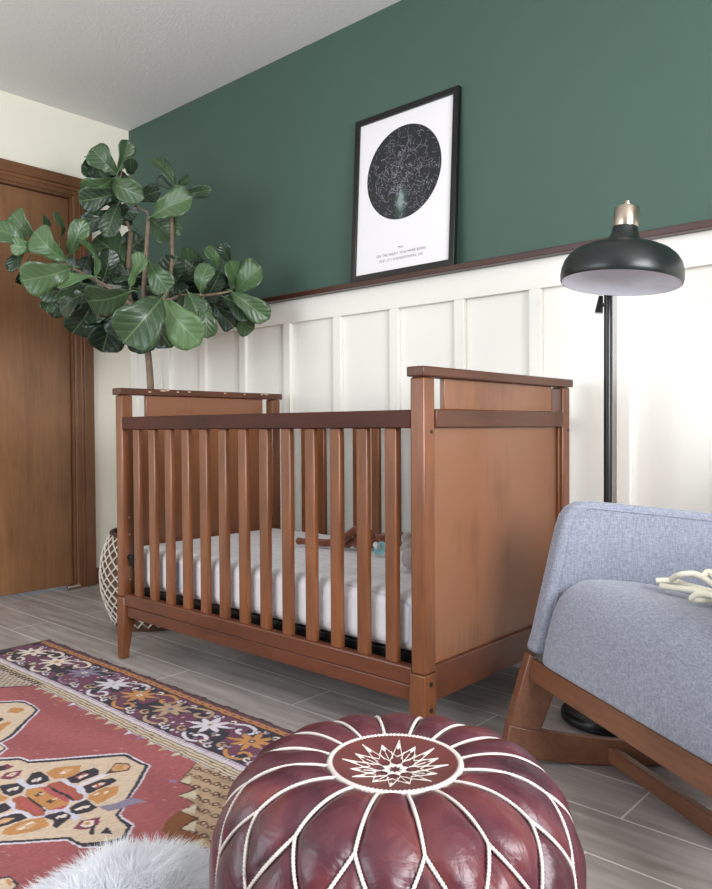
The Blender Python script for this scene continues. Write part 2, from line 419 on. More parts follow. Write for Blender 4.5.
# mattress with fitted sheet
def sheetmat():
    m, nt, b = newmat('crib_sheet'); N, L = nt.nodes, nt.links
    tc = N.new('ShaderNodeTexCoord')
    br = N.new('ShaderNodeTexBrick'); br.offset = .5; br.inputs['Scale'].default_value = 1; br.inputs['Brick Width'].default_value = .16; br.inputs['Row Height'].default_value = .05
    br.inputs['Mortar Size'].default_value = .0015; br.inputs['Mortar Smooth'].default_value = .6
    br.inputs['Color1'].default_value = lin((232,230,232)); br.inputs['Color2'].default_value = lin((236,234,236)); br.inputs['Mortar'].default_value = lin((196,200,216))
    mp = N.new('ShaderNodeMapping'); L.new(tc.outputs['Object'], mp.inputs[0]); mp.inputs['Rotation'].default_value = (0,0,.05)
    no = N.new('ShaderNodeTexNoise'); no.inputs['Scale'].default_value = 6; L.new(tc.outputs['Object'], no.inputs['Vector'])
    va = N.new('ShaderNodeVectorMath'); va.operation = 'MULTIPLY_ADD'; va.inputs[1].default_value = (.005,.005,.005)
    L.new(no.outputs['Color'], va.inputs[0]); L.new(mp.outputs[0], va.inputs[2]); L.new(va.outputs[0], br.inputs['Vector'])
    L.new(br.outputs['Color'], b.inputs['Base Color']); b.inputs['Roughness'].default_value = .85
    n2 = N.new('ShaderNodeTexNoise'); n2.inputs['Scale'].default_value = 14; n2.inputs['Detail'].default_value = 3; L.new(tc.outputs['Object'], n2.inputs['Vector'])
    bp = N.new('ShaderNodeBump'); bp.inputs['Strength'].default_value = .5; bp.inputs['Distance'].default_value = .01
    L.new(n2.outputs['Fac'], bp.inputs['Height']); L.new(bp.outputs[0], b.inputs['Normal'])
    return m
mt = thing('mattress', (1.96,-.475,.251), 'white crib mattress with fitted sheet lying inside the wooden crib', 'mattress')
m = MB(); x0, x1, y0, y1, z0, z1 = XL1+.008, XR0-.008, -.81, -.145, .251, .400
m.box(x0, x1, y0, y1, z0, z1)
o = m.build('fitted_sheet', sheetmat(), mt, bevel=.035, seg=5)
p = MB(); ring = []
for (x, y) in ((x0,y0),(x1,y0),(x1,y1),(x0,y1)): pass

# ------------------------------------------------------------------ plush toys and pacifier
def skin(name, nodes, edges, mat, parent, sub=2):
    org = ORG.get(parent.name, Vector((0,0,0))) if parent else Vector((0,0,0))
    me = bpy.data.meshes.new(name); me.from_pydata([tuple(Vector(n[0])-org) for n in nodes], edges, [])
    me.materials.append(mat)
    o = bpy.data.objects.new(name, me); col.objects.link(o)
    if parent: o.parent = parent; ORG[o.name] = org
    sk = o.modifiers.new('skin', 'SKIN'); sk.use_smooth_shade = True
    for i, n in enumerate(nodes):
        me.skin_vertices[0].data[i].radius = (n[1], n[1])
    me.skin_vertices[0].data[0].use_root = True
    sb = o.modifiers.new('sub', 'SUBSURF'); sb.levels = sub; sb.render_levels = sub
    return o
M_plush = plain('brown_plush', (120,66,42), .95, bump=1, bscale=140, var=.15, vscale=30, sheen=.4)
M_plushg = plain('grey_plush', (160,150,146), .95, bump=1, bscale=140, sheen=.4)
ZM = .402
c0 = at(352,541,2,ZM+.03)
pl = thing('plush_toy', (c0.x,c0.y,ZM), 'brown plush animal lying on its side on the crib mattress with one arm stretched left', 'stuffed toy')
def A(px, py, z): return at(px, py, 2, z)
def blob(mb, name, mat, parent, vox=.005):
    o = mb.build(name, mat, parent, smooth='full')
    r = o.modifiers.new('remesh', 'REMESH'); r.mode = 'VOXEL'; r.voxel_size = vox; r.use_smooth_shade = True
    k = o.modifiers.new('soft', 'SMOOTH'); k.iterations = 4; k.factor = .6
    return o
m = MB(); zb = ZM+.004
m.tube([A(299,541,zb+.013), A(312,542,zb+.013), A(326,543,zb+.014), A(342,542,zb+.018)], [.011,.014,.014,.017], 12)
m.ball(A(299,541,zb+.014), .014); m.ball(A(347,541,zb+.024), .025); m.ball(A(359,541,zb+.026), .028); m.ball(A(370,542,zb+.024), .024)
m.tube([A(338,542,zb+.02), A(346,537,zb+.045), A(354,531,zb+.062), A(364,531,zb+.062), A(372,534,zb+.05)], [.013,.015,.016,.016,.014], 12)
m.tube([A(364,543,zb+.014), A(384,545,zb+.016), A(396,543,zb+.016)], [.015,.014,.013], 12); m.ball(A(397,543,zb+.017), .017)
m.tube([A(366,538,zb+.03), A(382,538,zb+.038), A(392,536,zb+.040), A(402,534,zb+.035)], [.014,.013,.013,.011], 12); m.ball(A(384,539,zb+.030), .022)
blob(m, 'body', M_plush, pl)
c1 = at(407,548,2,ZM+.04)
pg = thing('plush_toy', (c1.x,c1.y,ZM), 'small grey plush toy on the crib mattress partly hidden by the near crib post', 'stuffed toy')
m = MB(); m.ball(at(412,559,2,ZM+.036), .032); m.ball(at(411,547,2,ZM+.062), .024); m.ball(at(408,539,2,ZM+.078), .022); m.ball(at(420,541,2,ZM+.078), .02)
blob(m, 'body', M_plushg, pg)
pc = at(381,555,2,ZM+.004)
pa = thing('pacifier', (pc.x,pc.y,ZM), 'pale teal pacifier lying on the mattress in front of the brown plush animal', 'pacifier')
M_teal = plain('teal_plastic', (120,170,176), .25); M_clear = plain('pale_silicone', (206,214,214), .2)
R_ = Matrix.Translation(pc+Vector((0,0,.019)))@Matrix.Rotation(1.0, 4, 'X')@Matrix.Scale(1.25, 4)
m = MB().lathe([(.0,0),(.014,.0),(.019,.002),(.019,.005),(.014,.006),(0,.005)], 20).xf(R_); m.build('shield', M_teal, pa, smooth=True)
m = MB().lathe([(.006,.006),(.005,.012),(.009,.02),(.007,.027),(0,.03)], 16).xf(R_); m.build('nipple', M_clear, pa, smooth=True)
m = MB().tube([R_@Vector((.012*math.cos(t*pi/6), 0, -.002-.012*math.sin(t*pi/6))) for t in range(0, 7)], .002, 6); m.build('handle', M_clear, pa, smooth=True)

# ------------------------------------------------------------------ star map print
th = math.asin(.036/.637)
pic = thing('framed_print', (0,0,0), 'black framed star map print leaning on the dark wooden ledge against the green wall', 'picture')
PW, PH, PD = .489, .637, .02
pic.location = (1.684, -.056, 1.3795); pic.rotation_euler = (-th, 0, 0)
ORG[pic.name] = Vector((0,0,0))
m = MB(); t = .023
m.box(0, t, 0, PD, 0, PH); m.box(PW-t, PW, 0, PD, 0, PH); m.box(t, PW-t, 0, PD, 0, t); m.box(t, PW-t, 0, PD, PH-t, PH)
m.build('frame', plain('frame_black', (10,12,13), .3), pic, bevel=.0015)
M_paper = plain('print_paper', (232,229,230), .35)
pr = MB().box(t, PW-t, .009, .014, t, PH-t).build('print', M_paper, pic)
def starmat():
    m, nt, b = newmat('night_sky_print'); N, L = nt.nodes, nt.links
    tc = N.new('ShaderNodeTexCoord')
    sp = N.new('ShaderNodeSeparateXYZ'); L.new(tc.outputs['Object'], sp.inputs[0])
    mp = N.new('ShaderNodeMapping'); mp.inputs['Location'].default_value = (-.236*22, 0, -.268*10); mp.inputs['Scale'].default_value = (22, 22, 10); mp.inputs['Rotation'].default_value = (0,0,0)
    L.new(tc.outputs['Object'], mp.inputs[0])
    no = N.new('ShaderNodeTexNoise'); no.inputs['Scale'].default_value = 18; no.inputs['Detail'].default_value = 6; L.new(tc.outputs['Object'], no.inputs['Vector'])
    gr = N.new('ShaderNodeTexGradient'); gr.gradient_type = 'SPHERICAL'; 
    L.new(mp.outputs[0], gr.inputs[0])
    mu = N.new('ShaderNodeMath'); mu.operation = 'MULTIPLY'; L.new(gr.outputs['Fac'], mu.inputs[0]); L.new(no.outputs['Fac'], mu.inputs[1])
    r = N.new('ShaderNodeValToRGB'); e = r.color_ramp.elements; e[0].color = lin((24,27,32)); e[0].position = .08; e[1].position = .62; e[1].color = lin((190,200,205))
    x = e.new(.3); x.color = lin((58,84,74))
    L.new(mu.outputs[0], r.inputs[0]); L.new(r.outputs[0], b.inputs['Base Color']); b.inputs['Roughness'].default_value = .35
    return m
CX, CZ, CRd = .242, PH-.250, .176
disc = MB(); disc.add([(CX+CRd*math.cos(2*pi*k/96), .0088, CZ+CRd*math.sin(2*pi*k/96)) for k in range(96)]+[(CX+CRd*math.cos(2*pi*k/96), .0091, CZ+CRd*math.sin(2*pi*k/96)) for k in range(96)],
    [tuple(range(96)), tuple(range(191,95,-1))]+[(k,(k+1)%96,96+(k+1)%96,96+k) for k in range(96)])
dsk = disc.build('sky_disc', starmat(), pr)
st = MB(); R = random.Random(5)
def dot(x, z, r):
    st.add([(x+r*math.cos(k*pi/3), .0084, z+r*math.sin(k*pi/3)) for k in range(6)], [tuple(range(6))])
def line(a, b, w):
    d = Vector((b[0]-a[0], b[1]-a[1])); l = d.length
    if l < 1e-5: return
    n = Vector((-d.y, d.x))/l*w
    st.add([(a[0]+n.x,.0085,a[1]+n.y),(b[0]+n.x,.0085,b[1]+n.y),(b[0]-n.x,.0085,b[1]-n.y),(a[0]-n.x,.0085,a[1]-n.y)], [(0,1,2,3)])
def inside(x, z, m_=.004): return (x-CX)**2+(z-CZ)**2 < (CRd-m_)**2
for i in range(520):
    x = CX+R.uniform(-1,1)*CRd; z = CZ+R.uniform(-1,1)*CRd
    if inside(x, z): dot(x, z, R.choice([.0006,.0009,.0012,.0016]))
for i in range(230):
    x = CX+R.gauss(0,.5)*CRd; z = CZ+R.gauss(0,.5)*CRd; a = R.uniform(0, 2*pi)
    for k in range(R.randint(2,6)):
        a += R.gauss(0, .9); l = R.uniform(.004,.013); x2, z2 = x+l*math.cos(a), z+l*math.sin(a)
        if inside(x, z) and inside(x2, z2): line((x,z),(x2,z2),.00022); dot(x2,z2,.0011)
        x, z = x2, z2
M_star = plain('star_ink', (176,172,186), .4)
st.build('stars', M_star, pr)
def text(body, size, x, z, mat, parent, sp=1.15):
    cu = bpy.data.curves.new('lettering', 'FONT'); cu.body = body; cu.size = size; cu.align_x = 'CENTER'; cu.space_character = sp; cu.extrude = .0001
    to = bpy.data.objects.new('lettering_source', cu); col.objects.link(to)
    bpy.context.view_layer.update(); dg = bpy.context.evaluated_depsgraph_get()
    me = bpy.data.meshes.new_from_object(to.evaluated_get(dg)); bpy.data.objects.remove(to)
    M = Matrix.Translation((x, .0086, z))@Matrix.Rotation(pi/2, 4, 'X'); me.transform(M); me.materials.clear(); me.materials.append(mat)
    o = bpy.data.objects.new('lettering', me); col.objects.link(o); o.parent = parent; return o
M_ink = plain('purple_grey_ink', (84,68,92), .5)
text('MIA', .0135, CX, .101, M_ink, pr); text('ON THE NIGHT YOU WERE BORN', .0135, CX, .080, M_ink, pr); text('10.01.17 | YOUNGSTOWN, OH', .0135, CX, .060, M_ink, pr)

# ------------------------------------------------------------------ floor lamp
LX, LY = 2.829, -.269
lamp = thing('floor_lamp', (LX,LY,0), 'black metal floor lamp with wide domed shade behind the grey rocking chair', 'lamp')
MB().lathe([(0,0),(.118,0),(.125,.006),(.125,.022),(.119,.030),(.03,.034),(.016,.045),(0,.045)], 48, (LX,LY,0)).build('base', M_black, lamp, smooth=True)
MB().tube([(LX,LY,.04),(LX,LY,1.285)], .0115, 20).build('pole', M_black, lamp, smooth=True)
SC = at(620.5, 283.5, 2, 1.166)
tw = Vector((CP[0]-SC.x, CP[1]-SC.y, 0)).normalized(); axis = Vector((0,0,1)).cross(tw)
SM = Matrix.Translation(SC)@Matrix.Rotation(math.radians(-3.2), 4, axis)@Matrix.Rotation(math.radians(-4.6), 4, tw)@Matrix.Scale(.935, 4)
out = [(.1535,.000),(.156,.003),(.1575,.016),(.1560,.034),(.150,.054),(.139,.070),(.122,.084),(.100,.094),(.078,.1005),(.056,.104),(.0535,.1055),(.046,.112),(.0385,.124),(.034,.137),(.0325,.150),(0,.150)]
MB_ = MB().lathe(out, 64); MB_.f = MB_.f[:]  # outer shell
sh = MB_.xf(SM)
inn = [(0,.100),(.05,.099),(.076,.096),(.098,.089),(.119,.079),(.136,.065),(.147,.050),(.1535,.032),(.1545,.016),(.1522,.0005)]
# drop the flat bottom cap so that the shade is open below
sh.f = [f for f in sh.f if len(f) <= 4 or min(f) > 0]
shade = sh.build('lamp_shade', M_shade, lamp, smooth=True)
i_ = MB().lathe(inn, 64).xf(SM); i_.f = [f for f in i_.f if len(f) <= 4 or min(f) == 0]
i_.build('shade_lining', M_lining, shade, smooth=True)
MB().lathe([(0,.060),(.012,.060),(.021,.066),(.024,.078),(.024,.0925),(0,.0925)], 24).xf(SM).build('bulb_socket', M_shade, lamp, smooth=True)
MB().lathe([(0,.150),(.0315,.150),(.0325,.153),(.0325,.200),(.030,.2035),(0,.2035)], 32).xf(SM).build('socket_cover', M_nickel, lamp, smooth=True)
MB().lathe([(0,.2035),(.013,.2035),(.0135,.210),(.0075,.211),(.0075,.220),(.005,.222),(0,.222)], 20).xf(SM).build('finial', M_nickel, lamp, smooth=True)
jn = SM@Vector((0,0,.125)); hd = (Vector((LX,LY,0))-Vector((jn.x,jn.y,0)))
MB().tube([(LX,LY,1.27),(LX,LY,1.298),(LX-hd.x*.25,LY-hd.y*.25,1.305),tuple(jn+hd*.18)], .009, 14).build('arm', M_black, lamp, smooth=True)
kn = MB(); kd = Vector((-.745,-.667,0)); kp = Vector((LX,LY,1.142))
kn.tube([kp, kp+kd*.024], .005, 12); kn.tube([kp+kd*.020+Vector((0,0,.024)), kp+kd*.026+Vector((0,0,-.022))], [.006,.011], 14)
kn.build('clamp_knob', M_black, lamp, smooth=True)

# ------------------------------------------------------------------ rocking chair (own axes: x across the front, y backwards; narrows to the back)
A_ = math.atan2(-.541, .841)
chair = thing('rocking_chair', (2.742,-.682,0), 'grey upholstered rocking chair with brown wooden frame in front of the lamp', 'chair', rot=(0,0,A_))
ORG[chair.name] = Vector((0,0,0))
CW = .775; KT = .35
def taper(mb):
    # wedge plan: the sides run together towards the back
    mb.v = [(CW/2+(x-CW/2)*(1-2*KT*max(y, -.1)/CW), y, z) for x, y, z in mb.v]; return mb
def P2(poly, x0, x1, name, mat, bevel=.004, seg=2, parent=None):
    return taper(MB().prism(poly, x0, x1, 'x')).build(name, mat, parent or chair, bevel=bevel, seg=seg)
def rocker_poly():
    up, lo = [], []
    for i in range(17):
        y = -.006+.70*i/16; z = ((y-.27)**2)*.30
        lo.append((y, z)); up.append((y+.012*(1-i/16), z+.074-.016*min(1, y/.3)))
    return lo+up[::-1]
for x0 in (0.0, CW-.032):
    P2(rocker_poly(), x0, x0+.032, 'rocker', W_chair)
    P2([(.006,.095),(.075,.081),(.122,.215),(.0515,.268)], x0+.0004, x0+.0316, 'front_leg', W_chair, bevel=.003)
    P2([(.56,.088),(.64,.10),(.585,.185),(.51,.185)], x0+.0005, x0+.0315, 'rear_leg', W_chair)
    P2([(.123,.200),(.52,.150),(.52,.185),(.111,.252)], x0+.0005, x0+.0315, 'side_rail', W_chair)
P2([(.046,.208),(.072,.203),(.082,.250),(.056,.258)], .0325, CW-.0325, 'front_rail', W_chair)
P2([(.47,.155),(.50,.155),(.50,.18),(.47,.18)], .0325, CW-.0325, 'rear_rail', W_chair)
P2([(.225,.010),(.25,.008),(.25,.046),(.225,.048)], .0325, CW-.0325, 'stretcher', W_chair)
def arm_poly():
    pts = [(.0535,.272),(.066,.318)]
    pts += [(.118,.570),(.127,.600),(.140,.619),(.160,.631),(.185,.634)]
    pts += [(.58,.592),(.52,.19),(.30,.232)]
    return pts
def arm(x0, x1, xin):
    o = P2(arm_poly(), x0, x1, 'arm', M_fab, bevel=.018, seg=4)
    pp = [(xin, y, z) for y, z in [(.078,.30),(.087,.32),(.137,.570),(.147,.598),(.160,.612),(.180,.619),(.56,.575)]]
    t = taper(MB().tube(pp, .0022, 6)); t.build('piping', M_fab, o, smooth='full')
arm(-.006, .048, .0485); arm(CW-.048, CW+.006, CW-.0485)
P2([(.42,.215),(.50,.20),(.60,.52),(.69,.78),(.68,.82),(.63,.82),(.52,.52)], .0485, CW-.0485, 'backrest', M_fab, bevel=.02, seg=4)
P2([(.092,.252),(.40,.205),(.40,.235),(.092,.280)], .051, CW-.051, 'seat_base', M_fab, bevel=.004)
seat = [(.054,.2585),(.0545,.262),(.060,.300),(.075,.368),(.090,.406),(.110,.434),(.140,.452),(.18,.457),(.425,.432),(.40,.236),(.25,.262),(.10,.278),(.085,.2585)]
m = MB(); rings = []
for i in range(13):
    t = i/12; x = .0505+(CW-.101)*t
    e_ = min(t, 1-t); pf = 0 if e_ < .001 else min(1, e_/.10)
    k1 = (1-(1-pf)**2)
    ring = []
    for (y, z) in seat:
        yc, zc = .25, .35
        s_ = .985+.015*k1
        ring.append((x, yc+(y-yc)*s_-.004*k1, zc+(z-zc)*s_+(.006*k1 if z > .40 else 0)))
    rings.append(ring)
taper(m.loft(rings)).build('seat_cushion', M_fab, chair, smooth='full', sub=2)
# cream cord on the seat
MR = chair_M = Matrix.Translation((2.742,-.682,0))@Matrix.Rotation(A_, 4, 'Z')
cd = thing('cord_bundle', tuple(MR@Vector((.30,.22,.44))), 'looped bundle of thick cream cord lying on the grey chair seat', 'cord')
M_cord = plain('cream_cotton', (228,222,204), .9, bump=.5, bscale=300)
ORG[cd.name] = Vector(cd.location)
def cord(pts, r=.0065):
    P = [Vector(p) for p in pts]; out = []
    for i in range(len(P)-1):
        a, b, c, d = P[max(i-1,0)], P[i], P[i+1], P[min(i+2,len(P)-1)]
        for k in range(8):
            t = k/8; out.append(.5*((2*b)+(-a+c)*t+(2*a-5*b+4*c-d)*t*t+(-a+3*b-3*c+d)*t**3))
    out.append(P[-1]); return MB().tube(out, r, 8)
def S(px, py, z): return at(px, py, 2, z)
zz = .477
cs = [
 [S(656,581,zz),S(672,581,zz+.003),S(690,586,zz+.004),S(712,592,zz+.006),S(735,600,zz+.01)],
 [S(661,586,zz-.004),S(676,588,zz-.002),S(700,592,zz),S(730,602,zz)],
 [S(672,579,zz+.014),S(680,575,zz+.030),S(694,574,zz+.034),S(706,579,zz+.024),S(716,586,zz+.012)],
 [S(691,598,zz-.006),S(700,600,zz-.006),S(716,601,zz-.006),S(735,606,zz-.006)],
 [S(704,576,zz+.030),S(708,572,zz+.038),S(714,575,zz+.034),S(722,583,zz+.02)],
 [S(692,598,zz-.004),S(700,594,zz+.006),S(714,596,zz+.006),S(730,600,zz+.006)]]
for p_ in cs: cord(p_, .0068).build('cord_strand', M_cord, cd, smooth='full')
# ------------------------------------------------------------------ leather pouf
PC = at(395,772,2,.345); PC.z = .0085; PR, PHh = .241, .186
pouf = thing('pouf', tuple(PC), 'round burgundy leather pouf with white stitched seams and embroidered star', 'pouf')
NS = 16
def prof(s):
    """s: 0 at the top centre, 1 at the bottom centre"""
    t = pi/2-pi*s; c, q = max(0, math.cos(t)), math.sin(t); e = 2/3.3
    r = PR*c**e; z = PHh+PHh*(abs(q)**e)*(1 if q > 0 else -1)
    if q > 0: z -= .036*math.exp(-(r/.115)**2)
    return r, z
def psurf(s, th, off=0):
    r, z = prof(s); 
    r1, z1 = prof(min(1, s+.004)); r0, z0 = prof(max(0, s-.004)); tx, tz = r1-r0, z1-z0; l = math.hypot(tx, tz) or 1
    nr, nz = -tz/l, tx/l
    r += nr*off; z += nz*off
    return PC+Vector((r*math.cos(th), r*math.sin(th), z))
def s_for_r(r):
    lo, hi = 0, .5
    for _ in range(40):
        mid = (lo+hi)/2
        if prof(mid)[0] < r: lo = mid
        else: hi = mid
    return lo
sM, sA, sB = s_for_r(.088), s_for_r(.198), s_for_r(.2365); sC, sD = 1-sB, 1-sA
TH0 = .06
paths = []
def seg_(s0, t0, s1, t1, bow=0, n=14):
    return [(s0+(s1-s0)*i/n+bow*math.sin(pi*i/n), t0+(t1-t0)*i/n) for i in range(n+1)]
h = pi/NS
for i in range(NS):
    t = TH0+2*h*i
    paths.append(seg_(sM, t, sA, t)); paths.append(seg_(sA, t, sB, t+h, .006)); paths.append(seg_(sB, t+h, sA, t+2*h, .006))
    paths.append(seg_(sB, t+h, sC, t+h)); paths.append(seg_(sC, t+h, sD, t)); paths.append(seg_(sC, t+h, sD, t+2*h))
ring = [(sM, 2*pi*k/96) for k in range(96)]
smp = np.array([psurf(s, t) for p in paths+[ring] for s, t in p])
nu, nv = 224, 84
vs, fs = [], []
ss = [(.012+(1-.024)*((j)/(nv-1))) for j in range(nv)]
pts = np.array([psurf(s, 2*pi*k/nu) for s in ss for k in range(nu)])
dm_ = np.empty(len(pts))
for a in range(0, len(pts), 2000):
    q = pts[a:a+2000]; dm_[a:a+2000] = np.sqrt(((q[:,None,:]-smp[None])**2).sum(-1)).min(1)
off = -.006*np.exp(-(dm_/.007)**2)+.007*np.minimum(1, dm_/.035)**.7
Rr = random.Random(3)
ph = [(Rr.uniform(5,16), Rr.uniform(0,6.3), Rr.uniform(20,60), Rr.uniform(0,6.3)) for _ in range(6)]
for j, s in enumerate(ss):
    for k_ in range(nu):
        th_ = 2*pi*k_/nu; i = j*nu+k_
        wv = sum(math.sin(int(a)*th_+b)*math.sin(c*s+d) for a, b, c, d in ph)*.0006
        o_ = off[i]+wv*(1 if s > sM else .3)
        if s < sM: o_ = min(o_, .0015)
        vs.append(psurf(s, th_, float(o_)))
m = MB(); m.v = [tuple(v) for v in vs]
for j in range(nv-1):
    for k_ in range(nu): m.f.append((j*nu+k_, j*nu+(k_+1) % nu, (j+1)*nu+(k_+1) % nu, (j+1)*nu+k_))
m.f.append(tuple(range(nu))); m.f.append(tuple((nv-1)*nu+k_ for k_ in reversed(range(nu))))
m.build('leather_cover', M_leather, pouf, smooth='full')
sm = MB()
def braid(p, r, closed=False):
    P = [psurf(s, t, -.0005) for s, t in p]
    # resample
    out = []; L_ = 0
    Q = P+([P[0]] if closed else [])
    for a, b in zip(Q[:-1], Q[1:]):
        n_ = max(1, int((b-a).length/.0021))
        for i in range(n_): out.append(a.lerp(b, i/n_))
    if not closed: out.append(Q[-1])
    sm.tube(out, [r*(1.2 if i % 2 else .78) for i in range(len(out))], 6, closed=closed)
for p in paths: braid(p, .0023)
sm.build('seam_piping', M_stitch, pouf, smooth='full')
rm = MB(); sv = sm; sm = MB(); braid(ring, .0042, True); sm.build('medallion_piping', M_stitch, pouf, smooth='full')
# medallion and embroidery
md = MB(); n_ = 64
zt = PC.z+prof(sM)[1]+.0005
rings = []
for r_, dz in ((.086,.0),(.07,.0012),(.04,.0018),(.012,.002)):
    rings.append([(PC.x+r_*math.cos(2*pi*k/n_), PC.y+r_*math.sin(2*pi*k/n_), 0) for k in range(n_)])
def topz(r): return PC.z+prof(s_for_r(max(r, .004)))[1]+.0026
rings = [[(PC.x+r_*math.cos(2*pi*k/n_), PC.y+r_*math.sin(2*pi*k/n_), topz(r_)) for k in range(n_)] for r_ in (.0855,.07,.05,.03,.012)]
md.loft(rings, cap=False); md.f.append(tuple(4*n_+k for k in range(n_)))
md.build('medallion', M_medal, pouf, smooth='full')
em = MB()
def st3(r, a): return Vector((PC.x+r*math.cos(a), PC.y+r*math.sin(a), topz(r)+.0012))
def strand(a, b, r=.00065):
    n_ = 5; em.tube([Vector((a.x+(b.x-a.x)*i/n_, a.y+(b.y-a.y)*i/n_, topz(math.hypot(a.x+(b.x-a.x)*i/n_-PC.x, a.y+(b.y-a.y)*i/n_-PC.y))+.0012)) for i in range(n_+1)], r, 5)
def dia(c0, c1, a, w):
    p0, p1 = st3(c0, a), st3(c1, a); mid = (p0+p1)/2; t_ = Vector((-math.sin(a), math.cos(a), 0))*w
    up = Vector((0,0,.0012)); em.add([p0, mid+t_, p1, mid-t_, mid+up], [(0,1,4),(1,2,4),(2,3,4),(3,0,4)])
for i in range(8):
    a = .2+i*pi/4
    dia(.004, .020, a, .006)
    dia(.050, .066, a+pi/8, .0035); dia(.046, .060, a, .003)
    strand(st3(.024,a), st3(.072,a+pi/8)); strand(st3(.024,a+pi/4), st3(.072,a+pi/8))
    strand(st3(.034,a+pi/8), st3(.062,a)); strand(st3(.034,a-pi/8), st3(.062,a))
    strand(st3(.02,a), st3(.044,a)); strand(st3(.030,a+.2), st3(.046,a+.2)); strand(st3(.030,a-.2), st3(.046,a-.2))
em.build('embroidered_star', M_stitch, pouf)

# ------------------------------------------------------------------ fiddle leaf fig in a woven basket
BX, BY = .95, -.48
bk = thing('basket', (BX,BY,0), 'white latticed woven basket on the floor in the corner beside the crib', 'basket')
bp_ = [(0,.0),(.15,.0),(.165,.02),(.185,.07),(.207,.14),(.214,.21),(.205,.29),(.186,.35),(.170,.385),(.163,.385),(.178,.35),(.197,.29),(.203,.21),(.14,.03),(0,.03)]
MB().lathe(bp_, 48, (BX,BY,0)).build('basket_body', plain('seagrass', (92,66,48), .9, bump=1, bscale=90, var=.3, vscale=40), bk, smooth=True)
M_rope = plain('white_rope', (214,206,194), .9)
lt = MB()
def br_(z):
    P = [(.165,.02),(.185,.07),(.207,.14),(.214,.21),(.205,.29),(.186,.35),(.172,.380)]
    for (r0,z0),(r1,z1) in zip(P[:-1],P[1:]):
        if z <= z1: return r0+(r1-r0)*(z-z0)/(z1-z0)
    return P[-1][0]
for i in range(26):
    for sgn in (1,-1):
        pts_ = []
        for k_ in range(15):
            z = .02+.36*k_/14; a = 2*pi*i/26+sgn*k_*pi/26*1.15; r = br_(z)+.003; pts_.append((BX+r*math.cos(a), BY+r*math.sin(a), z))
        lt.tube(pts_, .0038, 5)
lt.build('rope_lattice', M_rope, bk, smooth='full')
MB().tube([(BX+.167*math.cos(2*pi*k/40), BY+.167*math.sin(2*pi*k/40), .386) for k in range(40)], .009, 8, closed=True).build('rim', plain('dark_seagrass', (70,46,36), .9), bk, smooth='full')

fig = thing('fiddle_leaf_fig', (BX,BY,.035), 'tall fiddle leaf fig tree with large green leaves in the corner between door and crib', 'plant')
MB().lathe([(0,.035),(.12,.035),(.135,.05),(.150,.26),(.158,.30),(.150,.30),(.142,.29),(0,.29)], 32, (BX,BY,0)).build('nursery_pot', M_black2, fig, smooth=True)
MB().lathe([(0,.285),(.141,.285),(.138,.300),(.10,.306),(0,.304)], 32, (BX,BY,0)).build('soil', plain('soil', (60,44,34), 1, bump=1, bscale=60), fig, smooth=True)
DT = 3.2
def Q(zx, zy, D=DT): return at_depth(zx/2.543, 120+zy/2.543, D)
def zpt(zx, zy, dd=0): return Q(zx, zy, DT+dd)
top = zpt(375,560); 
def bez(P, n=10):
    P = [Vector(p) for p in P]; out = []
    for i in range(len(P)-1):
        a, b, c, d = P[max(i-1,0)], P[i], P[i+1], P[min(i+2,len(P)-1)]
        for k_ in range(n):
            t = k_/n; out.append(.5*((2*b)+(-a+c)*t+(2*a-5*b+4*c-d)*t*t+(-a+3*b-3*c+d)*t**3))
    out.append(P[-1]); return out
def branch(P, r0, r1, n=10, name='branch'):
    p = bez(P, n); m_ = MB(); m_.tube(p, [r0+(r1-r0)*i/(len(p)-1) for i in range(len(p))], 10); return m_.build(name, M_bark, fig, smooth='full')
branch([(BX,BY,.30),(BX+.005,BY,.6),zpt(383,684),zpt(377,600),zpt(368,520)], .017, .013, name='trunk')
fork = zpt(368,520)
branch([fork, zpt(335,470,.02), zpt(326,400,.05), zpt(332,285,.05)], .011, .009)
branch([zpt(332,287,.05), zpt(322,262,.05), zpt(300,215,.04), zpt(285,170,.03)], .004, .003)
branch([zpt(332,287,.05), zpt(318,240,.05), zpt(298,190,.05), zpt(310,130,.05)], .0045, .003)
branch([fork, zpt(366,430), zpt(372,335), zpt(378,245)], .011, .0085)
branch([zpt(378,247), zpt(372,232), zpt(352,222), zpt(335,180), zpt(330,140,.03)], .004, .003)
branch([fork, zpt(420,450,-.03), zpt(437,360,-.03), zpt(437,258,-.03), zpt(437,230,-.03)], .010, .006)
branch([zpt(437,232,-.03), zpt(440,190,-.03), zpt(450,165,-.03)], .004, .003)
branch([zpt(350,490), zpt(300,440,-.05), zpt(210,390,-.08), zpt(120,345,-.1), zpt(70,320,-.1)], .009, .004)
branch([zpt(366,500), zpt(450,450,-.05), zpt(530,445,-.08), zpt(590,435,-.08)], .009, .004)
branch([zpt(360,510), zpt(330,480,-.15), zpt(300,470,-.25)], .007, .004)
branch([zpt(366,510), zpt(400,470,-.15), zpt(430,455,-.22)], .007, .004)

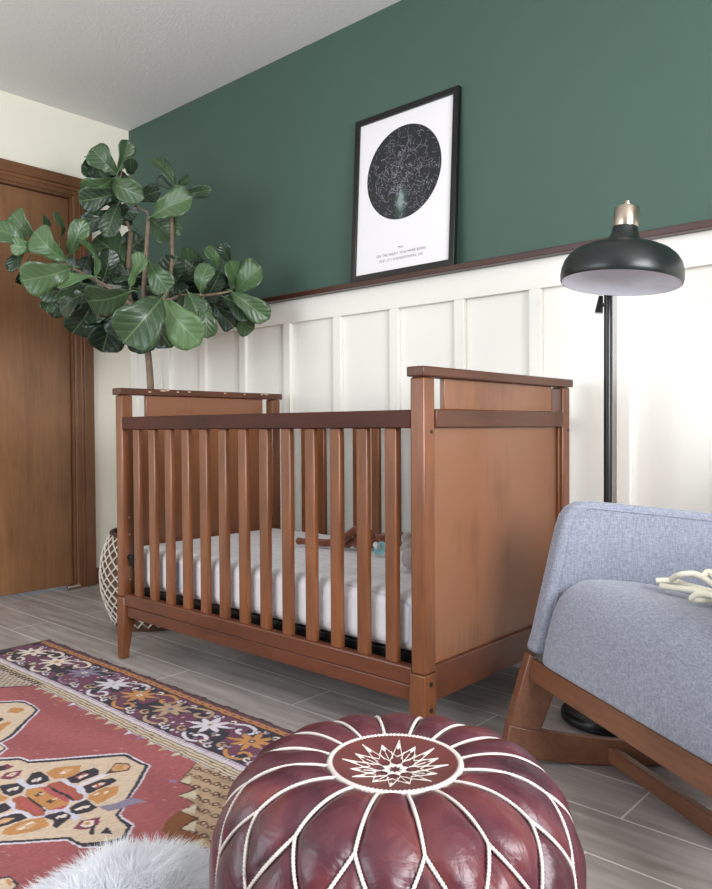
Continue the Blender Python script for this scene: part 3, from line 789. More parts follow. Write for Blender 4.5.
leaves = [  # base, tip, width, nearness, tone (0 dark .. 1 light), turn
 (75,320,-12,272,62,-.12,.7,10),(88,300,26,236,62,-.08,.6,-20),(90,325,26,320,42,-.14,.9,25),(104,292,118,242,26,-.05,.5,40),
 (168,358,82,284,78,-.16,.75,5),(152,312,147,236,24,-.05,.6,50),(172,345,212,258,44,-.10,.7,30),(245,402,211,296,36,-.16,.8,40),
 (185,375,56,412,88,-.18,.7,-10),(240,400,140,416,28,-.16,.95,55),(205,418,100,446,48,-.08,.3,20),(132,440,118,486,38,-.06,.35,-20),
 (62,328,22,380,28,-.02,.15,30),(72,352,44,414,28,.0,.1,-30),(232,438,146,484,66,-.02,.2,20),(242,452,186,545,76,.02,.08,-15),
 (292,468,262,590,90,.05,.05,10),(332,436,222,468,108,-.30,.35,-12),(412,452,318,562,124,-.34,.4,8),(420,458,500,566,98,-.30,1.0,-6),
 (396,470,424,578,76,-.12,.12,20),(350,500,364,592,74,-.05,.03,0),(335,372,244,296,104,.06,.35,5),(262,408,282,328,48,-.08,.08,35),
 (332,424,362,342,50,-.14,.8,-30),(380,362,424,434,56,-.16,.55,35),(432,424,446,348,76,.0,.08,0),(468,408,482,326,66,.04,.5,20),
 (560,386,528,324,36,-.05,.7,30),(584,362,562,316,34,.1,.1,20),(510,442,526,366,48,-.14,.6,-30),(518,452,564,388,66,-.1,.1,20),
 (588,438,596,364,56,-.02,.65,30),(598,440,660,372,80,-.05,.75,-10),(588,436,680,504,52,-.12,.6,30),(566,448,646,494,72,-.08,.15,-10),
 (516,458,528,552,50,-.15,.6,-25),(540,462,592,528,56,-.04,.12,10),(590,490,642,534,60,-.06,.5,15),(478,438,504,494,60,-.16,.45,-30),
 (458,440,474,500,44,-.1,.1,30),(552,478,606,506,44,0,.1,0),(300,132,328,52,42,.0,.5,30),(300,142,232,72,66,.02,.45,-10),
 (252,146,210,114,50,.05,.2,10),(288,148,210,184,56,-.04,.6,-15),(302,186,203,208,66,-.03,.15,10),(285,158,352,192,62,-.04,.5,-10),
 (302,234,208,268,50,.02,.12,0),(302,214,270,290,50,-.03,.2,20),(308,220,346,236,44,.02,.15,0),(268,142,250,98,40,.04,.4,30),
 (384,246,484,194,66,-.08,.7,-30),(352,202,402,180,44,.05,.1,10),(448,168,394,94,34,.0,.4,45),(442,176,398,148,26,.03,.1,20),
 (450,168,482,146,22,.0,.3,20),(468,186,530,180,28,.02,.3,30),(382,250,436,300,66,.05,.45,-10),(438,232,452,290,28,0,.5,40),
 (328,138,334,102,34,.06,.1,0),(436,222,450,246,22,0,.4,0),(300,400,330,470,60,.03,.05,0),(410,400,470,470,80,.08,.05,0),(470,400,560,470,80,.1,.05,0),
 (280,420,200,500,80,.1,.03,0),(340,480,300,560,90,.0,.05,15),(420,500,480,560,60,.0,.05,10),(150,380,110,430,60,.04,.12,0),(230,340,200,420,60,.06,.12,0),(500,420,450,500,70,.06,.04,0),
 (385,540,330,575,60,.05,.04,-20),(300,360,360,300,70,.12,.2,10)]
RF = random.Random(31)
for i in range(60):
    a = RF.uniform(0, 2*pi); q = math.sqrt(RF.random())
    zx = 365+262*q*math.cos(a); zy = 455+75*q*math.sin(a)-.08*abs(365+262*q*math.cos(a)-365)
    an = math.atan2(zy-470, zx-365)+RF.gauss(0,.6); L_ = RF.uniform(60,95)
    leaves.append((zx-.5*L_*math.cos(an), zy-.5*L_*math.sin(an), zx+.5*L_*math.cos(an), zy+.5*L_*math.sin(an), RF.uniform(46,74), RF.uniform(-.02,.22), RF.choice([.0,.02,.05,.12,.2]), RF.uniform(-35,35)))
for i in range(9):
    zx, zy = RF.uniform(235,330), RF.uniform(110,250); an = RF.uniform(0,6.28); L_ = 60
    leaves.append((zx-.5*L_*math.cos(an), zy-.5*L_*math.sin(an), zx+.5*L_*math.cos(an), zy+.5*L_*math.sin(an), 42, RF.uniform(.03,.1), RF.choice([.0,.05,.15]), RF.uniform(-30,30)))
lm = MB(); uvs = []; tones = []
WP = [(0,.04),(.08,.20),(.18,.40),(.30,.55),(.40,.62),(.50,.70),(.62,.88),(.74,1.0),(.85,.97),(.93,.78),(.98,.45),(1,.06)]
def wprof(t):
    for (a,b),(c,d) in zip(WP[:-1],WP[1:]):
        if t <= c: return b+(d-b)*(t-a)/(c-a)
    return .05
R = random.Random(21)
NV, NU = 16, 8
for (bx_, by_, tx_, ty_, w_, dd, tone, turn) in leaves:
    b0 = zpt(bx_, by_, dd+.03); tl = R.uniform(-.07, .03)
    t0 = zpt(tx_, ty_, dd+tl)
    view = (Vector(CP)-b0).normalized()
    ax = t0-b0; Lf = ax.length; ax.normalize()
    side = ax.cross(view).normalized(); side = Quaternion(ax, math.radians(turn+R.uniform(-28,28)))@side
    nr = side.cross(ax).normalized()
    wd = w_/2.543/FL*(DT+dd)*.5/max(.55, math.cos(math.radians(turn)))*1.02
    bend = R.uniform(.06,.20)*Lf; cup = R.uniform(.10,.30); wav = R.uniform(0,6.28); wa = R.uniform(.02,.05)*Lf
    o_ = len(lm.v)
    for j_ in range(NV+1):
        t = j_/NV
        for i_ in range(-NU//2, NU//2+1):
            u = i_/(NU/2); ww = wd*wprof(t)
            p = b0+ax*(Lf*t)+side*(ww*u)
            p += nr*(bend*math.sin(pi*t)*1.0-bend*.8*t*t + cup*ww*(abs(u)**1.5) - .10*ww + wa*math.sin(9*t+wav+(2 if u > 0 else 0))*abs(u)**2)
            lm.v.append(tuple(p)); uvs.append((.5+u*.5*wprof(t), t)); tones.append(tone)
    W1 = NU+1
    for j_ in range(NV):
        for i_ in range(NU):
            a_ = o_+j_*W1+i_; lm.f.append((a_, a_+1, a_+W1+1, a_+W1))
for (bx_, by_, tx_, ty_, w_, dd, tone, turn) in leaves:
    b0 = zpt(bx_, by_, dd+.03); t0 = zpt(tx_, ty_, dd-.02); ax = (t0-b0).normalized()
    n0 = len(lm.v); lm.tube([b0-ax*.028+Vector((0,0,-.008)), b0-ax*.012, b0+ax*.01], .0025, 5)
    uvs += [(.5,.5)]*(len(lm.v)-n0); tones += [.4]*(len(lm.v)-n0)
org = ORG[fig.name]
me = bpy.data.meshes.new('foliage'); me.from_pydata([tuple(Vector(v)-org) for v in lm.v], [], lm.f)
uvl = me.uv_layers.new(name='UVMap')
vi = np.empty(len(me.loops), dtype=np.int32); me.loops.foreach_get('vertex_index', vi)
uvl.data.foreach_set('uv', np.array(uvs)[vi].ravel())
ca = me.color_attributes.new('tone', 'FLOAT_COLOR', 'POINT')
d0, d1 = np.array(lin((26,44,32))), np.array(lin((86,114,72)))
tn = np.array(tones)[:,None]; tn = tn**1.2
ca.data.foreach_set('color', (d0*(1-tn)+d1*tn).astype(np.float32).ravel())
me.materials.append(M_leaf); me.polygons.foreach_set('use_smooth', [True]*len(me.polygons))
fo = bpy.data.objects.new('foliage', me); col.objects.link(fo); fo.parent = fig
sd = fo.modifiers.new('thickness', 'SOLIDIFY'); sd.thickness = .0012
# clear support line beside the trunk
MB().tube(bez([zpt(400,570), zpt(402,610), zpt(410,650), zpt(412,700)]), .0012, 5).build('tie_string', M_rope, fig)
RUG_SHAPES = [
 ('white', [(1.69,-1.661),(1.848,-1.455),(1.862,-1.45),(1.888,-1.447),(2.025,-1.27),(2.137,-1.272),(2.237,-1.385),(2.289,-1.448),(2.35,-1.454),(2.394,-1.497),(2.386,-1.536),(2.347,-1.57),(2.304,-1.572),(2.105,-1.793),(1.884,-1.783)]),
 ('black', [(1.701,-1.664),(1.855,-1.459),(1.868,-1.455),(1.893,-1.453),(2.031,-1.275),(2.135,-1.277),(2.236,-1.389),(2.289,-1.453),(2.349,-1.459),(2.385,-1.497),(2.379,-1.534),(2.345,-1.566),(2.299,-1.568),(2.098,-1.791),(1.888,-1.779)]),
 ('cream', [(1.714,-1.663),(1.865,-1.464),(1.876,-1.461),(1.903,-1.459),(2.041,-1.284),(2.13,-1.285),(2.229,-1.393),(2.283,-1.458),(2.346,-1.468),(2.372,-1.496),(2.361,-1.526),(2.335,-1.558),(2.293,-1.563),(2.091,-1.785),(1.893,-1.775)]),
 ('white', [(1.173,-1.581),(1.457,-1.285),(1.48,-1.272),(1.581,-1.277),(1.72,-1.415),(1.732,-1.451),(1.78,-1.453),(1.809,-1.488),(1.879,-1.672),(1.621,-1.709)]),
 ('black', [(1.181,-1.583),(1.464,-1.289),(1.485,-1.276),(1.578,-1.28),(1.715,-1.419),(1.728,-1.455),(1.774,-1.456),(1.796,-1.482),(1.864,-1.667),(1.613,-1.706)]),
 ('cream', [(1.192,-1.586),(1.474,-1.295),(1.495,-1.283),(1.572,-1.287),(1.701,-1.42),(1.723,-1.46),(1.769,-1.46),(1.781,-1.476),(1.85,-1.662),(1.604,-1.704)]),
 ('ochre', [(1.528,-1.352),(1.503,-1.327),(1.525,-1.304),(1.55,-1.311),(1.555,-1.336)]),
 ('ochre', [(1.608,-1.424),(1.597,-1.381),(1.612,-1.375),(1.661,-1.428)]),
 ('black', [(1.551,-1.408),(1.557,-1.376),(1.577,-1.379),(1.593,-1.418)]),
 ('pale', [(1.966,-1.517),(1.971,-1.503),(2.003,-1.511),(2.046,-1.483),(2.045,-1.442),(2.083,-1.442),(2.102,-1.438),(2.151,-1.444),(2.176,-1.465),(2.163,-1.484),(2.188,-1.51),(2.23,-1.504),(2.243,-1.508),(2.241,-1.525),(2.199,-1.516),(2.168,-1.543),(2.188,-1.556),(2.161,-1.576),(2.131,-1.58),(2.103,-1.585),(2.057,-1.576),(2.049,-1.567),(2.054,-1.538),(2.017,-1.518),(1.98,-1.523)]),
 ('ochre', [(2.054,-1.538),(2.032,-1.522),(2.051,-1.484),(2.122,-1.478),(2.162,-1.489),(2.178,-1.511),(2.16,-1.536),(2.093,-1.537)]),
 ('rust', [(2.051,-1.484),(2.042,-1.478),(2.048,-1.454),(2.107,-1.448),(2.131,-1.457),(2.152,-1.452),(2.167,-1.464),(2.165,-1.478),(2.114,-1.481)]),
 ('rust', [(2.049,-1.567),(2.05,-1.545),(2.073,-1.538),(2.16,-1.542),(2.176,-1.552),(2.167,-1.567),(2.127,-1.572),(2.099,-1.58),(2.085,-1.569)]),
 ('rose', [(2.05,-1.498),(2.053,-1.484),(2.147,-1.482),(2.158,-1.488),(2.157,-1.497),(2.107,-1.5)]),
 ('rose', [(2.163,-1.516),(2.159,-1.535),(2.177,-1.516),(2.17,-1.494)]),
 ('rose', [(2.066,-1.553),(2.075,-1.545),(2.159,-1.551),(2.151,-1.562),(2.099,-1.565)]),
 ('rose', [(2.061,-1.47),(2.11,-1.463),(2.155,-1.466),(2.13,-1.48)]),
 ('black', [(2.048,-1.486),(2.047,-1.482),(2.113,-1.477),(2.161,-1.476),(2.164,-1.481),(2.116,-1.485)]),
 ('black', [(2.07,-1.539),(2.07,-1.535),(2.159,-1.54),(2.16,-1.544)]),
 ('dark', [(2.073,-1.525),(2.066,-1.506),(2.08,-1.506),(2.084,-1.524)]),
 ('dark', [(2.117,-1.524),(2.114,-1.515),(2.126,-1.5),(2.135,-1.521)]),
 ('cream', [(2.072,-1.513),(2.076,-1.503),(2.083,-1.506),(2.081,-1.516)]),
 ('cream', [(2.117,-1.508),(2.121,-1.498),(2.128,-1.503),(2.125,-1.511)]),
 ('black', [(1.989,-1.506),(1.961,-1.478),(1.965,-1.46),(2.011,-1.459),(2.029,-1.466),(2.03,-1.488),(2.017,-1.508)]),
 ('cream2', [(1.996,-1.495),(1.994,-1.483),(2.006,-1.486),(2.007,-1.497)]),
 ('cream2', [(1.996,-1.481),(1.996,-1.47),(2.011,-1.477),(2.014,-1.489)]),
 ('black', [(1.968,-1.556),(1.985,-1.523),(2.02,-1.519),(2.037,-1.535),(2.038,-1.56),(2.014,-1.564),(1.987,-1.561)]),
 ('cream2', [(1.999,-1.551),(1.999,-1.538),(2.011,-1.542),(2.012,-1.553)]),
 ('cream2', [(2.0,-1.537),(2.003,-1.526),(2.018,-1.534),(2.016,-1.543)]),
 ('black', [(2.048,-1.44),(2.039,-1.415),(2.046,-1.365),(2.067,-1.366),(2.087,-1.378),(2.09,-1.432),(2.08,-1.44)]),
 ('rose', [(2.058,-1.422),(2.053,-1.398),(2.068,-1.39),(2.078,-1.419)]),
 ('cream2', [(2.063,-1.417),(2.059,-1.407),(2.07,-1.407),(2.075,-1.419)]),
 ('cream2', [(2.062,-1.403),(2.064,-1.393),(2.073,-1.4),(2.073,-1.407)]),
 ('black', [(2.115,-1.44),(2.112,-1.389),(2.125,-1.368),(2.147,-1.368),(2.153,-1.398),(2.154,-1.44),(2.143,-1.447)]),
 ('rust', [(2.125,-1.423),(2.125,-1.396),(2.138,-1.389),(2.146,-1.418)]),
 ('cream2', [(2.129,-1.421),(2.128,-1.41),(2.137,-1.413),(2.138,-1.422)]),
 ('cream2', [(2.127,-1.404),(2.131,-1.392),(2.14,-1.399),(2.137,-1.408)]),
 ('black', [(2.185,-1.505),(2.177,-1.488),(2.174,-1.458),(2.204,-1.464),(2.227,-1.461),(2.232,-1.483),(2.221,-1.508),(2.204,-1.512)]),
 ('cream2', [(2.197,-1.502),(2.198,-1.485),(2.208,-1.489),(2.206,-1.502)]),
 ('cream2', [(2.196,-1.484),(2.205,-1.468),(2.214,-1.479),(2.206,-1.488)]),
 ('black', [(2.18,-1.559),(2.178,-1.546),(2.185,-1.521),(2.216,-1.517),(2.226,-1.523),(2.234,-1.546),(2.241,-1.561),(2.226,-1.564),(2.21,-1.552)]),
 ('cream2', [(2.199,-1.546),(2.197,-1.533),(2.205,-1.534),(2.208,-1.546)]),
 ('cream2', [(2.198,-1.532),(2.203,-1.519),(2.214,-1.53),(2.21,-1.537)]),
 ('black', [(2.054,-1.628),(2.056,-1.582),(2.089,-1.581),(2.097,-1.594),(2.091,-1.626),(2.074,-1.633)]),
 ('cream2', [(2.073,-1.619),(2.067,-1.604),(2.078,-1.606),(2.081,-1.619)]),
 ('black', [(2.111,-1.646),(2.109,-1.611),(2.123,-1.579),(2.157,-1.58),(2.155,-1.608),(2.153,-1.652),(2.132,-1.657)]),
 ('tan', [(2.124,-1.634),(2.125,-1.612),(2.137,-1.597),(2.143,-1.614),(2.143,-1.637)]),
 ('white', [(2.1,-1.641),(2.108,-1.587),(2.122,-1.576),(2.165,-1.573),(2.163,-1.578),(2.129,-1.581),(2.118,-1.591),(2.111,-1.646)]),
 ('white', [(2.102,-1.438),(2.09,-1.38),(2.09,-1.347),(2.099,-1.348),(2.106,-1.385),(2.113,-1.434),(2.149,-1.445),(2.149,-1.45)]),
 ('ochre', [(1.982,-1.455),(1.975,-1.427),(2.009,-1.377),(2.042,-1.403),(2.049,-1.434),(2.028,-1.457)]),
 ('tan', [(2.004,-1.431),(1.999,-1.411),(2.015,-1.402),(2.028,-1.427)]),
 ('cream2', [(2.013,-1.433),(2.007,-1.419),(2.016,-1.42),(2.022,-1.432)]),
 ('ochre', [(2.174,-1.458),(2.161,-1.444),(2.155,-1.406),(2.172,-1.378),(2.2,-1.401),(2.212,-1.433),(2.216,-1.454)]),
 ('cream2', [(2.167,-1.439),(2.166,-1.426),(2.175,-1.428),(2.175,-1.438)]),
 ('cream2', [(2.175,-1.419),(2.176,-1.406),(2.185,-1.413),(2.183,-1.421)]),
 ('ochre', [(2.179,-1.644),(2.164,-1.629),(2.16,-1.596),(2.179,-1.56),(2.22,-1.565),(2.223,-1.588),(2.215,-1.612),(2.198,-1.638)]),
 ('tan', [(2.182,-1.62),(2.173,-1.599),(2.18,-1.579),(2.196,-1.579),(2.204,-1.601)]),
 ('cream2', [(2.178,-1.598),(2.18,-1.58),(2.189,-1.581),(2.185,-1.597)]),
 ('cream2', [(2.183,-1.616),(2.186,-1.602),(2.195,-1.603),(2.193,-1.616)]),
 ('ochre', [(1.991,-1.584),(2.002,-1.57),(2.041,-1.566),(2.047,-1.581),(2.03,-1.601)]),
 ('wine', [(1.932,-1.537),(1.912,-1.516),(1.93,-1.481),(1.952,-1.501),(1.955,-1.525)]),
 ('cream2', [(1.931,-1.524),(1.922,-1.507),(1.933,-1.496),(1.944,-1.512)]),
 ('ochre', [(1.931,-1.517),(1.928,-1.508),(1.934,-1.503),(1.938,-1.511)]),
 ('wine', [(2.273,-1.544),(2.252,-1.516),(2.268,-1.482),(2.293,-1.501),(2.291,-1.528)]),
 ('cream2', [(2.27,-1.529),(2.258,-1.51),(2.271,-1.498),(2.287,-1.51),(2.284,-1.524)]),
 ('ochre', [(2.269,-1.522),(2.263,-1.511),(2.272,-1.505),(2.278,-1.514)]),
 ('wine', [(1.866,-1.512),(1.866,-1.492),(1.893,-1.489),(1.896,-1.506),(1.892,-1.524)]),
 ('black', [(1.861,-1.517),(1.872,-1.502),(1.885,-1.501),(1.894,-1.518)]),
 ('dark', [(2.095,-1.368),(2.081,-1.345),(2.057,-1.32),(2.083,-1.298),(2.104,-1.304),(2.121,-1.324),(2.1,-1.357)]),
 ('tan', [(2.083,-1.343),(2.065,-1.321),(2.086,-1.303),(2.103,-1.308),(2.113,-1.323),(2.096,-1.346)]),
 ('ochre', [(2.081,-1.334),(2.075,-1.319),(2.085,-1.311),(2.102,-1.326),(2.094,-1.338)]),
 ('lilac', [(2.227,-1.46),(2.238,-1.427),(2.24,-1.391),(2.285,-1.381),(2.273,-1.408),(2.268,-1.432),(2.257,-1.458)]),
 ('black', [(2.313,-1.533),(2.288,-1.513),(2.284,-1.502),(2.321,-1.526)]),
 ('black', [(2.325,-1.516),(2.313,-1.491),(2.349,-1.502)]),
 ('black', [(2.322,-1.721),(2.336,-1.701),(2.376,-1.7),(2.391,-1.724),(2.371,-1.742)]),
 ('cream', [(2.327,-1.724),(2.34,-1.704),(2.375,-1.705),(2.385,-1.724),(2.367,-1.74)]),
 ('ochre', [(2.341,-1.712),(2.346,-1.705),(2.368,-1.708),(2.367,-1.714)]),
 ('dark2', [(2.184,-1.171),(2.219,-1.219),(2.259,-1.283),(2.313,-1.276),(2.31,-1.321),(2.37,-1.319),(2.371,-1.358),(2.422,-1.357),(2.428,-1.401),(2.496,-1.392),(2.495,-1.428),(2.548,-1.431),(2.609,-1.435),(2.632,-1.342),(2.343,-1.129)]),
 ('rustbrown', [(2.371,-1.358),(2.381,-1.391),(2.407,-1.428),(2.469,-1.439),(2.541,-1.433),(2.491,-1.388),(2.428,-1.401),(2.422,-1.357)]),
 ('camel', [(2.185,-1.17),(2.225,-1.221),(2.259,-1.279),(2.311,-1.272),(2.321,-1.277),(2.312,-1.32),(2.369,-1.315),(2.372,-1.356),(2.42,-1.352),(2.429,-1.358),(2.43,-1.4),(2.492,-1.387),(2.495,-1.426),(2.539,-1.424),(2.609,-1.435),(2.632,-1.342),(2.343,-1.129)]),
 ('ivory', [(2.252,-1.243),(2.259,-1.278),(2.288,-1.271)]),
 ('ivory', [(2.321,-1.279),(2.314,-1.319),(2.354,-1.306)]),
 ('ivory', [(2.375,-1.317),(2.372,-1.355),(2.403,-1.344)]),
 ('ivory', [(2.428,-1.358),(2.432,-1.398),(2.462,-1.385)]),
 ('ivory', [(2.499,-1.39),(2.496,-1.425),(2.527,-1.419)]),
 ('purple', [(2.23,-1.286),(2.247,-1.276),(2.257,-1.29),(2.241,-1.294)]),
]
# ------------------------------------------------------------------ rug (woven pattern computed in rug coordinates)
RCOL = {'red':(152,84,86),'white':(206,198,206),'black':(50,46,54),'cream':(200,178,156),'cream2':(216,202,190),'pale':(196,192,206),'ochre':(182,130,80),'rust':(156,86,66),
        'rose':(168,84,84),'dark':(92,60,50),'dark2':(70,44,36),'tan':(196,154,118),'wine':(120,58,74),'lilac':(130,120,140),'rustbrown':(120,74,44),'camel':(172,146,118),'ivory':(186,176,152),
        'purple':(140,104,130),'plum':(104,62,82),'stripe':(186,176,186),'beige':(176,160,144),'border':(170,120,78),'edge':(82,60,60)}
RC = {k_: np.array(lin(v)) for k_, v in RCOL.items()}
x0r, x1r, y0r, y1r = .885, 2.66, -2.30, -.905
xs = np.arange(x0r, x1r+.001, .003)
ys = np.concatenate([np.arange(y0r, -1.86, .012), np.arange(-1.86, y1r+.0005, .0027)])
gx, gy = np.meshgrid(xs, ys); sh_ = gx.shape
X, Y = gx.ravel(), gy.ravel()
rs = np.random.RandomState(4)
wx = X+.0008*np.sin(Y*90+3*np.sin(X*17))+.0010*np.sin(X*61+Y*40); wy = Y+.0010*np.sin(X*85)+.003*np.sin(X*7.3)
C = np.tile(RC['red'], (len(X), 1))
strk = .5+.5*np.sin(wy*33+2*np.sin(X*5)); C[:] = C*(0.9+.16*strk)[:,None]
def pip(poly, px=wx, py=wy):
    ins = np.zeros(len(px), bool); n = len(poly)
    bx0 = min(p[0] for p in poly); bx1 = max(p[0] for p in poly); by0 = min(p[1] for p in poly); by1 = max(p[1] for p in poly)
    idx = np.where((px >= bx0) & (px <= bx1) & (py >= by0) & (py <= by1))[0]
    if not len(idx): return idx
    qx, qy = px[idx], py[idx]; c = np.zeros(len(idx), bool)
    for i in range(n):
        x1_, y1_ = poly[i]; x2_, y2_ = poly[(i+1) % n]
        if y1_ == y2_: continue
        k_ = ((y1_ > qy) != (y2_ > qy)) & (qx < (x2_-x1_)*(qy-y1_)/(y2_-y1_)+x1_); c ^= k_
    return idx[c]
def paint(mask, c): C[mask] = RC[c]
def stroke(pts_, w_, c):
    pts_ = np.array(pts_)
    lo, hi = pts_.min(0)-w_, pts_.max(0)+w_
    idx = np.where((wx > lo[0]) & (wx < hi[0]) & (wy > lo[1]) & (wy < hi[1]))[0]
    if not len(idx): return
    P_ = np.stack([wx[idx], wy[idx]], 1); best = np.full(len(idx), 9.)
    for a, b in zip(pts_[:-1], pts_[1:]):
        d = b-a; t = np.clip(((P_-a)@d)/(d@d+1e-12), 0, 1); q = a+t[:,None]*d; best = np.minimum(best, np.hypot(*(P_-q).T))
    C[idx[best < w_]] = RC[c]
for i in range(900):      # pale flecks and worn spots in the red field
    x_ = x0r+rs.rand()*(x1r-x0r); y_ = -1.19-rs.rand()*.9; l_ = .003+.010*rs.rand()
    k_ = pip([(x_,y_),(x_+l_,y_+.001),(x_+l_,y_+.0035),(x_,y_+.003)]); C[k_] = C[k_]*.5+RC[['camel','rose','wine','cream'][i % 4]]*.5
for c, poly in RUG_SHAPES: 
    C[pip(poly)] = RC[c]
# spandrel lattice rings
sp = [p for c, p in RUG_SHAPES if c == 'camel'][0]
base = pip(sp)
cam = RC['camel']
for i in range(-8, 16):
    for j_ in range(-10, 12):
        cxr, cyr = 2.30+i*.030+j_*.008, -1.235-j_*.034+i*.004
        d = np.hypot((wx[base]-cxr)/1.15, (wy[base]-cyr)); dd = (d < .0085) & (d > .0045)
        ok = np.abs(C[base]-cam).sum(1) < .02
        C[base[dd & ok]] = RC['dark2']
        seg = (np.abs((wy[base]-cyr)+(wx[base]-cxr-.015)*.9) < .0018) & (np.abs(wx[base]-cxr-.015) < .0065)
        C[base[seg & ok]] = RC['dark2']
nz = np.sin(X[base]*38+np.sin(Y[base]*29)*2)*np.sin(Y[base]*52+1); kk = (np.abs(C[base]-cam).sum(1) < .02); C[base[kk]] *= (1-.28*np.clip(nz[kk], 0, 1))[:,None]
# left spandrel
LSP = [(.9,-1.165),(1.375,-1.165),(1.37,-1.182),(1.30,-1.265),(1.22,-1.30),(1.05,-1.36),(.9,-1.42)]
li = pip(LSP); paint(li, 'beige'); f_ = (np.sin(wx[li]*260)*np.sin(wy[li]*260) > .45); C[li[f_]] = RC['dark']
stroke([(1.372,-1.178),(1.30,-1.268),(1.22,-1.305),(1.05,-1.365),(.9,-1.42)], .004, 'black')
# little triangles hanging along the border line
for i in range(15):
    x_ = 1.39+i*.052; c = ['ivory','camel','ivory','ochre','pale','purple'][i % 6]
    C[pip([(x_,-1.190),(x_+.024,-1.190),(x_+.012,-1.212)])] = RC[c]
# stripes along the border
def band(a, b, c): paint((wy < a) & (wy > b), c)
band(-1.128, -1.190, 'white'); zz_ = (wy < -1.128) & (wy > -1.152); C[zz_] = RC['stripe']
z1_ = zz_ & (np.sin(wx*520) > .25) & (wy < -1.140) & (wy > -1.150); C[z1_] = RC['cream2']; z2_ = zz_ & (np.sin(wx*520) < -.5) & (wy < -1.129) & (wy > -1.137); C[z2_] = RC['purple']
band(-1.152, -1.155, 'dark'); band(-1.155, -1.164, 'ivory'); band(-1.164,-1.167,'dark'); band(-1.167,-1.174,'cream'); band(-1.174,-1.177,'dark2'); band(-1.177,-1.185,'ivory'); band(-1.185,-1.188,'dark')
lm_ = (wx < 1.37) & (wy < -1.163) & (wy > -1.186) & (np.sin(wx*300) > -.2); C[lm_] = RC['dark2']
# floral band
fb = wy > -1.128
C[fb] = RC['plum']; blk = fb & (np.sin(wx*23+1)*np.sin(wy*37)+.5*np.sin(wx*61+wy*50) > .15); C[blk] = RC['black']
band(-1.125, -1.129, 'black')
def rot(pts_, c, a, sx=1, sy=1):
    ca_, sa = math.cos(a), math.sin(a); return [(c[0]+(x*sx)*ca_-(y*sy)*sa, c[1]+(x*sx)*sa+(y*sy)*ca_) for x, y in pts_]
def flower(cx_, cy_, c, c2, s=1, a0=.3):
    pts_ = []
    for k_ in range(32):
        a = 2*pi*k_/32; ph_ = k_ % 4; r_ = [.034,.027,.015,.025][ph_]*(1.25 if k_ % 8 == 0 else 1); pts_.append((r_*math.cos(a)*s*1.2, r_*math.sin(a)*s*.95))
    C[pip(rot([(x*1.12,y*1.12) for x,y in pts_], (cx_,cy_), a0))] = RC['black']
    C[pip(rot(pts_, (cx_,cy_), a0))] = RC[c]
    C[pip(rot([(.010*math.cos(k_*pi/6), .010*math.sin(k_*pi/6)) for k_ in range(12)], (cx_,cy_), 0))] = RC[c2]
    C[pip(rot([(.004*math.cos(k_*pi/3), .004*math.sin(k_*pi/3)) for k_ in range(6)], (cx_,cy_), 0))] = RC['black' if c2 != 'black' else 'cream2']
def curl(cx_, cy_, c, a0, s=1, w_=.0045, fl=1):
    pts_ = []
    for k_ in range(26):
        t = k_/25; r_ = (.026*(1-t)+.005)*s; a = fl*t*1.55*pi*1.2
        pts_.append((cx_+r_*math.cos(a+a0)*1.2, cy_+r_*math.sin(a+a0)*.85))
    stroke(pts_, w_+.0025, 'black'); stroke(pts_, w_, c)
fl_x = [1.00,1.18,1.363,1.54,1.69,1.86,2.04,2.21,2.37,2.53]
fl_c = [('cream2','wine'),('cream2','ochre'),('lilac','cream2'),('white','pale'),('ochre','cream2'),('camel','lilac'),('white','ivory'),('ochre','black'),('white','pale'),('ochre','black')]
for i, (x_, (c, c2)) in enumerate(zip(fl_x, fl_c)):
    cc = c if c != 'lilac' else 'purple'
    curl(x_+.098, -.992, cc, 2.6, 1.45, w_=.0056, fl=-1); curl(x_+.040, -1.090, cc, 3.4, 1.35, w_=.0056, fl=1)
    curl(x_+.075, -1.100, 'cream2', .6, .55, w_=.003, fl=-1); curl(x_+.105, -1.110, 'white', 2.0, .5, w_=.003); curl(x_+.03, -.968, 'cream2', 4.0, .5, w_=.003); curl(x_-.03, -.970, 'white', 1.0, .5, w_=.003, fl=-1); curl(x_-.035, -1.085, 'camel', 2.2, .6, w_=.0035)
    flower(x_, -1.022, c, c2, 1.55, .35)
for i in range(170):
    x_ = .93+rs.rand()*1.7; y_ = -.960-rs.rand()*.16; k_ = ((wx-x_)**2+(wy-y_)**2 < (.003+.004*rs.rand())**2); k_ &= (np.abs(C-RC['plum']).sum(1) < .02) | (np.abs(C-RC['black']).sum(1) < .02)
    C[k_] = RC[['wine','camel','lilac','white'][i % 4]]
# outer edge stripe
band(-.925, -.945, 'border'); e_ = (wy < -.925) & (wy > -.945) & (np.sin(wx*180) > .3) & (wy < -.932) & (wy > -.938); C[e_] = RC['wine']
band(-.945, -.950, 'dark2'); C[wy > -.925] = RC['edge']; C[(wy > -.925) & (np.sin(wx*140) > .2) & (wy < -.914)] = RC['plum']
# ends
le = (wx < .897); C[le] = RC['edge']; re_ = wx > 2.645; C[re_] = RC['edge']
C *= (1+.10*(rs.rand(len(X))-.5)*2)[:,None]; C[:,3] = 1
h_ = .0065; nx = len(xs); ny = len(ys)
Zt = np.full(len(X), h_)
Yj = Y.copy(); top_ = np.zeros(sh_, bool); top_[-1,:] = True; Yj[top_.ravel()] += .0035*np.sin(xs*45)+.002*np.sin(xs*170)
V = np.stack([X, Yj, Zt], 1)
i_ = np.arange(nx*ny).reshape(ny, nx)
F = np.stack([i_[:-1,:-1].ravel(), i_[:-1,1:].ravel(), i_[1:,1:].ravel(), i_[1:,:-1].ravel()], 1)
